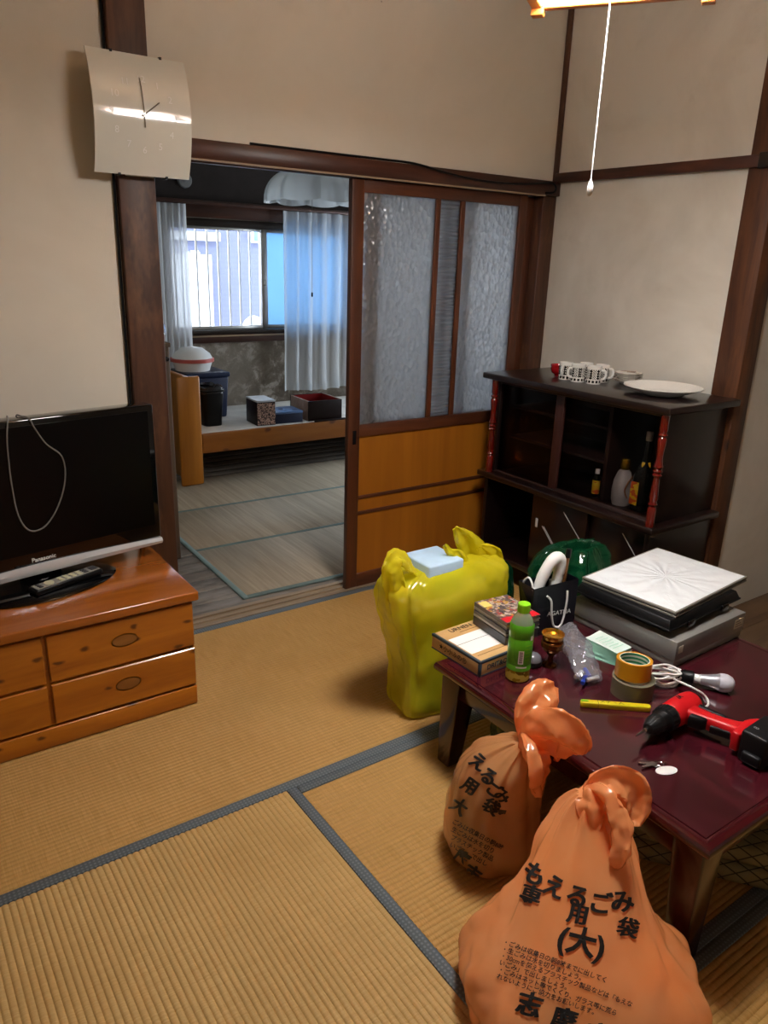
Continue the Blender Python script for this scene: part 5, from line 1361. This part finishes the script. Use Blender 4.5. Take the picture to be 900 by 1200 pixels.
for k in range(5):
    sr_ = thing('saucer', ('bottom', 'second', 'third', 'fourth', 'top')[k] + (' saucer in the stack of five between mugs and white plate'), 'saucer', (2.692, 2.035, ZT + .0075 * k), group='saucers stacked on the cabinet')
    MB().lathe([(.0, 0), (.032, 0), (.034, .003), (.058, .0135), (.060, .0155), (.0585, .0165), (.034, .0088), (.030, .0076), (0, .0076)], 40).build('dish', 'china', sr_, smooth=40)
    MB().lathe([(.0598, .0151), (.0605, .0157), (.0599, .0164), (.0590, .0166)], 40, cap=False).build('brown_rim', 'saucer_band', sr_, smooth=60)
    if k == 4: MB().lathe([(.040, .0108), (.056, .0158), (.056, .0162), (.040, .0113)], 40, cap=False).build('patterned_band', 'saucer_band', sr_, smooth=60)
pl = thing('large_plate', 'large white fluted plate with a dark crest on the cabinet', 'plate', (2.585, 1.785, ZT))
fl_ = lambda a_, j: 1 + (.006 * math.sin(a_ * 40) if j >= 4 else 0)
MB().lathe([(.0, .0), (.075, 0), (.08, .004), (.095, .010), (.14, .026), (.148, .031), (.1475, .0335), (.14, .030), (.095, .0145), (.085, .0085), (0, .0075)], 160, wob=fl_).build('dish', 'china', pl, smooth=50)
M['crest'] = blotch('plate_crest', ['6a6258', 'a8a298', '8a8278'], 120, .4)
MB().prism([(.028 * math.cos(q_), .017 * math.sin(q_)) for q_ in (2 * PI * i / 20 for i in range(20))], .0076, .0081).xf(Matrix.Rotation(R(60), 4, 'Z')).build('crest', 'crest', pl)

# bottles inside
M['label_yellow'] = blotch('yellow_bottle_label', ['e8c01c', 'e0b414', 'c8501a', 'e8c832'], 34, .5, stretch=(1, 1, 2.0))
M['label_cream'] = blotch('cream_bottle_label', ['d8c8a0', 'b89c68', 'e0d4b4', '8a7048'], 40, .5)
M['dark_bottle'] = plain('dark_bottle_glass', '0c0f0c', .06, coat=.6); M['stoneware'] = plain('grey_stoneware', 'a8a49e', .45)
M['gold_foil'] = plain('gold_foil', 'b8942c', .25, metal=.9)
FZ = .512 - .007
b1 = thing('small_bottle', 'tiny dark bottle with yellow label and white cap on the cabinet shelf', 'bottle', (2.492, 1.972, FZ))
MB().lathe([(0, 0), (.015, 0), (.016, .003), (.016, .075), (.008, .09), (.008, .10), (0, .10)], 20).build('body', 'dark_bottle', b1, smooth=40)
MB().lathe([(.0163, .012), (.0163, .07)], 20).build('label', 'label_yellow', b1, smooth=40)
MB().lathe([(.0095, .098), (.0095, .116), (0, .117)], 16).build('cap', 'china', b1, smooth=40)
b2 = thing('stoneware_bottle', 'grey stoneware flask with gold foil neck beside the tall bottle', 'bottle', (2.495, 1.842, FZ))
MB().lathe([(0, 0), (.034, 0), (.040, .02), (.042, .06), (.038, .10), (.026, .135), (.014, .15), (.014, .158)], 28).build('body', 'stoneware', b2, smooth=60)
MB().lathe([(.018, .148), (.019, .155), (.019, .18), (.015, .19), (0, .191)], 20, wob=lambda a_, j: 1 + .06 * math.sin(a_ * 6 + j)).build('foil_cap', 'gold_foil', b2, smooth=60)
MB().tube([(.014, -.03, .12), (-.02, -.038, .10), (-.03, -.034, .07), (-.02, -.042, .04)], .003, 6, smooth=5).build('cord', 'stick', b2)
b3 = thing('tall_bottle', 'tall black liquor bottle with white cap and yellow labels in the cabinet', 'bottle', (2.50, 1.752, FZ))
MB().rings([[Vector(((.034 * k_) * math.copysign(abs(math.cos(q_)) ** .55, math.cos(q_)), (.034 * k_) * math.copysign(abs(math.sin(q_)) ** .55, math.sin(q_)), z)) for q_ in (2 * PI * i / 32 for i in range(32))] for k_, z in ((.9, 0), (1, .005), (1, .135), (.85, .16), (.45, .195), (.33, .22), (.30, .285))]).build('body', 'dark_bottle', b3, smooth=50)
MB().box(-.0355, -.0345, -.006, .030, .025, .118).build('label', 'label_yellow', b3)
MB().lathe([(.0225, .176), (.016, .198)], 20).build('neck_label', 'label_yellow', b3, smooth=50)
MB().lathe([(.0135, .283), (.0135, .315), (.012, .318), (0, .318)], 20).build('cap', 'china', b3, smooth=40)
b4 = thing('round_bottle', 'dark round bottle with cream label half behind the red column', 'bottle', (2.495, 1.672, FZ))
MB().lathe([(0, 0), (.028, 0), (.030, .005), (.030, .085), (.022, .11), (.011, .128), (.011, .15)], 24).build('body', 'bottle_green', b4, smooth=50)
MB().lathe([(.0304, .015), (.0304, .07)], 24).build('label', 'label_cream', b4, smooth=50)
MB().lathe([(.0225, .098), (.014, .118)], 20).build('neck_label', 'china', b4, smooth=50)
MB().lathe([(.0125, .148), (.0125, .168), (0, .169)], 16).build('cap', 'china', b4, smooth=40)

# ================================================================== CABLES ON THE WALLS
cbk = MB().tube([(1.25, 2.622, 1.787), (1.55, 2.62, 1.787), (1.8, 2.614, 1.787), (1.95, 2.603, 1.784), (2.1, 2.598, 1.765), (2.25, 2.598, 1.752), (2.4, 2.600, 1.750), (2.55, 2.604, 1.757), (2.66, 2.606, 1.768), (2.725, 2.602, 1.772), (2.745, 2.598, 1.755), (2.735, 2.6, 1.735), (2.69, 2.605, 1.73)], .0045, 8, smooth=6).build('black_cable', 'black')
tag(cbk, 'black cable sagging along the lintel into the corner', 'cable')
cbl2 = MB().tube([(.782, 2.642, .05), (.782, 2.642, .6), (.781, 2.642, 1.2), (.783, 2.642, 1.9), (.782, 2.642, 2.65)], .0045, 8, smooth=4).build('black_cable', 'black')
tag(cbl2, 'black cable running up beside the left doorway post', 'cable')
cbl3 = MB().tube([(2.772, 1.615, 1.76), (2.766, 1.608, 1.745), (2.768, 1.60, 1.73), (2.772, 1.598, 1.70)], .0025, 6, smooth=5).build('white_cable_end', 'white')
tag(cbl3, 'short white cable end on the brown corner post', 'cable')

# ================================================================== BACK ROOM
gz = thing('rush_mat', 'grey brown woven rush mat with blue bands on the plank floor', 'mat', (2.03, 3.785, -.003), R(-1))
for k in range(3):
    y0 = -1.0 + k * .625
    MB().box(-.74, .95, y0 + .012, y0 + .613, 0, .007).build('woven_field', 'goza', gz, bevel=.001, seg=1)
    MB().box(-.74, .95, y0 - .012, y0 + .012, 0, .0085).build('band', 'goza_band', gz, bevel=.001, seg=1)
MB().box(-.765, -.74, -1.012, .863, 0, .0085).build('edge_binding', 'goza_band', gz, bevel=.001, seg=1)

bd = thing('bed_frame', 'brown wooden bed frame with headboard under the window', 'bed', (2.6, 4.95, 0))
def b_(n_, m_, *b, bev=.006): return MB().box(*b).build(n_, m_, bd, world=True, bevel=bev)
b_('headboard_end', 'bed_z', 1.622, 1.772, 4.508, 4.535, .004, .703, bev=.012)
b_('headboard_panel', 'bed_z', 1.70, 1.735, 4.535, 5.335, .004, .69)
b_('headboard_end', 'bed_z', 1.648, 1.772, 5.335, 5.362, -.004, .5)
b_('side_rail', 'bed_x', 1.772, 3.74, 4.512, 4.535, .205, .333)
b_('side_rail', 'bed_x', 1.772, 3.74, 5.325, 5.348, .205, .333)
b_('footboard', 'bed_z', 3.74, 3.78, 4.508, 5.36, -.004, .45)
b_('platform', 'bed_top', 1.772, 3.74, 4.535, 5.325, .30, .336, bev=.003)
BZ = .336
M['box_brown'] = plain('dark_brown_lacquer', '1e0f0d', .4, spec=.3); M['box_mosaic'] = mosaic('floral_mosaic'); M['box_white'] = plain('pale_lid', 'c8ccd2', .4)
fx = thing('floral_box', 'dark brown box with speckled floral front on the bed', 'box', (2.255, 4.66, BZ), R(-4))
MB().box(-.066, .066, -.10, .10, 0, .158).build('body', 'box_brown', fx, bevel=.002)
MB().box(-.063, .063, -.102, -.10, .006, .152).build('floral_front', 'box_mosaic', fx)
MB().box(-.067, .067, -.101, .101, .158, .170).build('lid', 'box_white', fx, bevel=.002)
M['navy_box'] = plain('navy_card', '1c2440', .5); M['navy_lid'] = plain('blue_lid', '5a78a8', .35)
nb = thing('navy_box', 'small navy blue box with a blue lid on the bed', 'box', (2.43, 4.655, BZ), R(-5))
MB().box(-.10, .10, -.095, .095, 0, .066).build('body', 'navy_box', nb, bevel=.002)
MB().box(-.102, .102, -.097, .097, .066, .080).build('lid', 'navy_lid', nb, bevel=.002)
MB().lathe([(.018, 0), (.018, .001)], 16, (-.02, .01, .080)).build('lid_mark', 'navy_box', nb)
M['red_in'] = plain('red_interior', '8c1c1c', .4); M['pale_wood'] = wood('pale_box_wood', '8a6a5c', 'b09484', 'x', .5, 20)
op = thing('open_box', 'open lacquered wooden box with red interior on the bed', 'box', (2.705, 4.69, BZ), R(-3))
hw_, hd_, hh_ = .132, .15, .14
for nm, b, m_ in (('front_wall', (-hw_, hw_, -hd_, -hd_ + .012, 0, hh_), 'box_brown'), ('rear_wall', (-hw_, hw_, hd_ - .012, hd_, 0, hh_), 'box_brown'), ('side_wall', (-hw_, -hw_ + .012, -hd_ + .012, hd_ - .012, 0, hh_), 'pale_wood'), ('side_wall', (hw_ - .012, hw_, -hd_ + .012, hd_ - .012, 0, hh_), 'pale_wood'), ('base', (-hw_ + .012, hw_ - .012, -hd_ + .012, hd_ - .012, 0, .01), 'red_in')):
    MB().box(*b).build(nm, m_, op, bevel=.0015)
e2_ = hw_ - .0122; d2_ = hd_ - .0122
for b in ((-e2_, e2_, d2_ - .002, d2_, .0105, hh_ - .003), (-e2_, e2_, -d2_, -d2_ + .002, .0105, hh_ - .003), (-e2_, -e2_ + .002, -d2_ + .0021, d2_ - .0021, .0105, hh_ - .003), (e2_ - .002, e2_, -d2_ + .0021, d2_ - .0021, .0105, hh_ - .003)):
    MB().box(*b).build('red_lining', 'red_in', op)
MB().box(-.09, .09, -.10, .10, .01, .09).build('red_cloth', 'red_in', op, bevel=.02, seg=3)
lid = tag(MB().box(2.60, 2.85, 4.513, 4.529, .333, .345).build('wood_slat', 'box_brown', bevel=.002), 'thin dark wooden slat before the open lacquered box', 'slat')
bn = thing('waste_bin', 'black plastic waste bin with a liner on the bed', 'bin', (1.935, 4.77, BZ))
rb = lambda a_, b_, z: [Vector((math.copysign(abs(math.cos(q_)) ** .5, math.cos(q_)) * a_, math.copysign(abs(math.sin(q_)) ** .5, math.sin(q_)) * b_, z)) for q_ in (2 * PI * i / 32 for i in range(32))]
MB().rings([rb(.062, .075, 0), rb(.078, .092, .225), rb(.084, .098, .228), rb(.084, .098, .24), rb(.076, .09, .24), rb(.060, .073, .006)]).build('bucket', 'black', bn, smooth=40)
M['liner'] = film('black_liner', '24242a', .1, .2, .25, .8, 40)
MB().rings([[p + Vector((0, 0, .012 * noise.noise(p * 30))) for p in rb(.079, .093, .22)], [p + Vector((0, 0, .02 * noise.noise(p * 25))) for p in rb(.075, .089, .262)], [p + Vector((0, 0, .02 * noise.noise(p * 22))) for p in rb(.05, .06, .25)]], cap=False).build('liner', 'liner', bn, smooth=70)
nbx = thing('lidded_tub', 'dark navy storage tub with flat lid behind the headboard', 'tub', (2.0, 5.08, BZ))
MB().frustum((-.135, .135, -.13, .13), 0, (-.15, .15, -.15, .15), .285).build('tub', 'navy_box', nbx, bevel=.012)
M['tub_lid'] = plain('navy_lid_gloss', '1d2844', .3)
MB().box(-.158, .158, -.158, .158, .285, .318).build('lid', 'tub_lid', nbx, bevel=.01, seg=3)
MB().tube([(-.158, -.1, .30), (-.175, -.1, .285), (-.178, .0, .278), (-.175, .1, .285), (-.158, .1, .30)], .007, 8, smooth=4).build('handle', 'black', nbx)
wr = thing('red_rim_tub', 'white tub with a red rim and white lid on the navy storage tub', 'tub', (1.955, 5.10, BZ + .3182))
wr.scale = (1.22, 1.22, 1.35)
M['rim_red'] = plain('dull_red_rim', 'b0524a', .4)
MB().lathe([(0, 0), (.095, 0), (.112, .045)], 36).build('bowl', 'white', wr, smooth=40)
MB().lathe([(.112, .045), (.122, .046), (.122, .062), (.112, .064)], 36).build('rim', 'rim_red', wr, smooth=40)
MB().lathe([(.112, .064), (.10, .085), (.06, .112), (0, .122)], 36).build('lid', 'white', wr, smooth=60)
# narrow cupboard at the left of the back room with wrapped shade
nc = thing('narrow_cupboard', 'dull brown narrow cupboard just inside the back room doorway', 'cupboard', (1.03, 3.57, -.004))
M['cup_brown'] = wood('dull_brown_wood', '4a3a2a', '6b5640', 'z', .6, 16)
MB().box(.85, 1.19, 3.38, 3.77, -.004, 1.02).build('carcass', 'cup_brown', nc, world=True, bevel=.004)
MB().box(.845, 1.195, 3.37, 3.775, 1.02, 1.04).build('top', 'cup_brown', nc, world=True, bevel=.003)
MB().box(.86, 1.015, 3.372, 3.38, .06, 1.0).build('door', 'cup_brown', nc, world=True, bevel=.002)
MB().box(1.025, 1.182, 3.372, 3.38, .06, 1.0).build('door', 'cup_brown', nc, world=True, bevel=.002)
MB().lathe([(.006, 0), (.011, .01), (.009, .018), (0, .02)], 12, (1.17, 3.372, .97), Matrix.Rotation(R(90), 4, 'X')).build('knob', 'black', nc, world=True, smooth=40)
ws = thing('plastic_wrapped_lamp', 'pale lamp wrapped in clear plastic standing on the brown cupboard', 'lamp', (1.12, 3.52, 1.04))
MB().lathe([(.05, 0), (.105, .03), (.10, .06), (.06, .125), (.03, .14)], 40, (0, 0, 0), wob=lambda a_, j: 1 + .05 * math.sin(a_ * 7 + j)).build('plastic_wrap', 'clear_film', ws, smooth=60)
MB().lathe([(.04, .0), (.07, .02), (.05, .10), (.02, .12)], 24).build('shade', 'frost_shade', ws, smooth=60)

# curtains
def curtain(name, label, x0, x1, z0, z1, y, folds, amp, seed):
    t = thing(name, label, 'curtain', ((x0 + x1) / 2, y, z0))
    n_ = folds * 14
    def fn(u, v):
        zz = z0 + (z1 - z0) * v
        x = x0 + (x1 - x0) * u
        ph_ = u * folds * 2 * PI + .9 * noise.noise(Vector((u * 4, v * 1.3, seed)))
        dy = amp * (abs(math.sin(ph_ / 2)) ** .6 * 2 - 1) * (1.0 - .3 * v) + amp * .3 * math.sin(ph_ * 2.2 + seed)
        x += .35 * amp * math.cos(ph_ + 1)
        return (x, y + dy, zz + .006 * math.sin(u * 9 + seed) * (1 - v))
    MB().sheet(fn, n_, 24).build('fabric', 'curtain', t, smooth=80, world=True)
    MB().sheet(lambda u, v: (lambda p: (p[0], p[1] - .002, p[2]))(fn(u, .045 * v)), n_, 2).build('hem', 'curtain', t, smooth=80, world=True)
    MB().sheet(lambda u, v: (lambda p: (p[0], p[1] - .002, p[2]))(fn(u, 1 - .045 * v)), n_, 2).build('heading_tape', 'curtain', t, smooth=80, world=True)
    return t
curtain('curtain', 'sheer white curtain hanging right of the clear window pane', 2.765, 3.60, .415, 1.742, 5.292, 7, .030, 1.3)
curtain('curtain', 'narrow gathered white curtain beside the lattice gate view', 1.76, 2.03, .46, 1.742, 5.30, 6, .020, 4.1)
cr = thing('curtain_rail', 'dark curtain rail across the top of the back room window', 'curtain rail', (2.7, 5.30, 1.742))
MB().box(1.72, 3.68, 5.288, 5.312, 1.745, 1.762).build('track', 'old_x', cr, world=True, bevel=.002)
for x in (1.8, 2.7, 3.6): MB().box(x - .01, x + .01, 5.305, 5.352, 1.748, 1.760).build('bracket', 'alu', cr, world=True)

# frosted scalloped ceiling lamp
sl2 = thing('scalloped_lamp', 'unlit frosted glass ceiling lamp with scalloped petals', 'lamp', (2.11, 3.7, 1.70))
for k in range(8):
    a0 = 2 * PI * k / 8
    def petal(u, v, a0=a0, o=0):
        an = a0 + (u - .5) * (2 * PI / 8) * 1.16
        r = .075 + (.24 - .075) * math.sin(v * PI / 2) ** 1.1 * (1 - .05 * (2 * u - 1) ** 2) + (.006 if k % 2 else 0) + .01 * math.cos((u - .5) * PI)
        z = .155 * math.cos(v * PI / 2) ** .8 - .014 * (1 - (2 * u - 1) ** 2) * v
        return (r * math.cos(an), r * math.sin(an), z)
    MB().sheet(petal, 12, 12).build('petal', 'frost_shade', sl2, smooth=70)
MB().lathe([(0, .14), (.085, .14), (.085, .175), (.05, .19), (.012, .20)], 32).build('canopy', 'alu_light', sl2, smooth=40)
MB().tube([(0, 0, .19), (0, 0, H - 1.70)], .008, 8).build('stem', 'alu_light', sl2)
MB().lathe([(0, .05), (.03, .055), (.045, .09), (.03, .13), (.015, .142)], 24).build('bulb', 'bulb_white', sl2, smooth=60)
MB().tube([(0, 0, .06), (0, 0, -.455)], .0012, 6).build('pull_cord', 'grey_cable', sl2)
MB().lathe([(.002, 0), (.005, .003), (.005, .02), (.0015, .025)], 12, (0, 0, -.48)).build('pull_bob', 'black', sl2, smooth=40)
dc = thing('wall_disc', 'pale round disc on the dark panelling above the curtain', 'wall fitting', (2.062, 5.365, 1.895))
M['disc'] = plain('pale_disc', '6a6a6a', .5)
MB().lathe([(.05, 0), (.05, .012), (.044, .018), (0, .02)], 36, mat=Matrix.Rotation(R(90), 4, 'X')).build('face', 'disc', dc, smooth=40)
MB().lathe([(.012, .0195), (.012, .023), (0, .024)], 20, mat=Matrix.Rotation(R(90), 4, 'X')).build('centre_button', 'disc', dc, smooth=40)
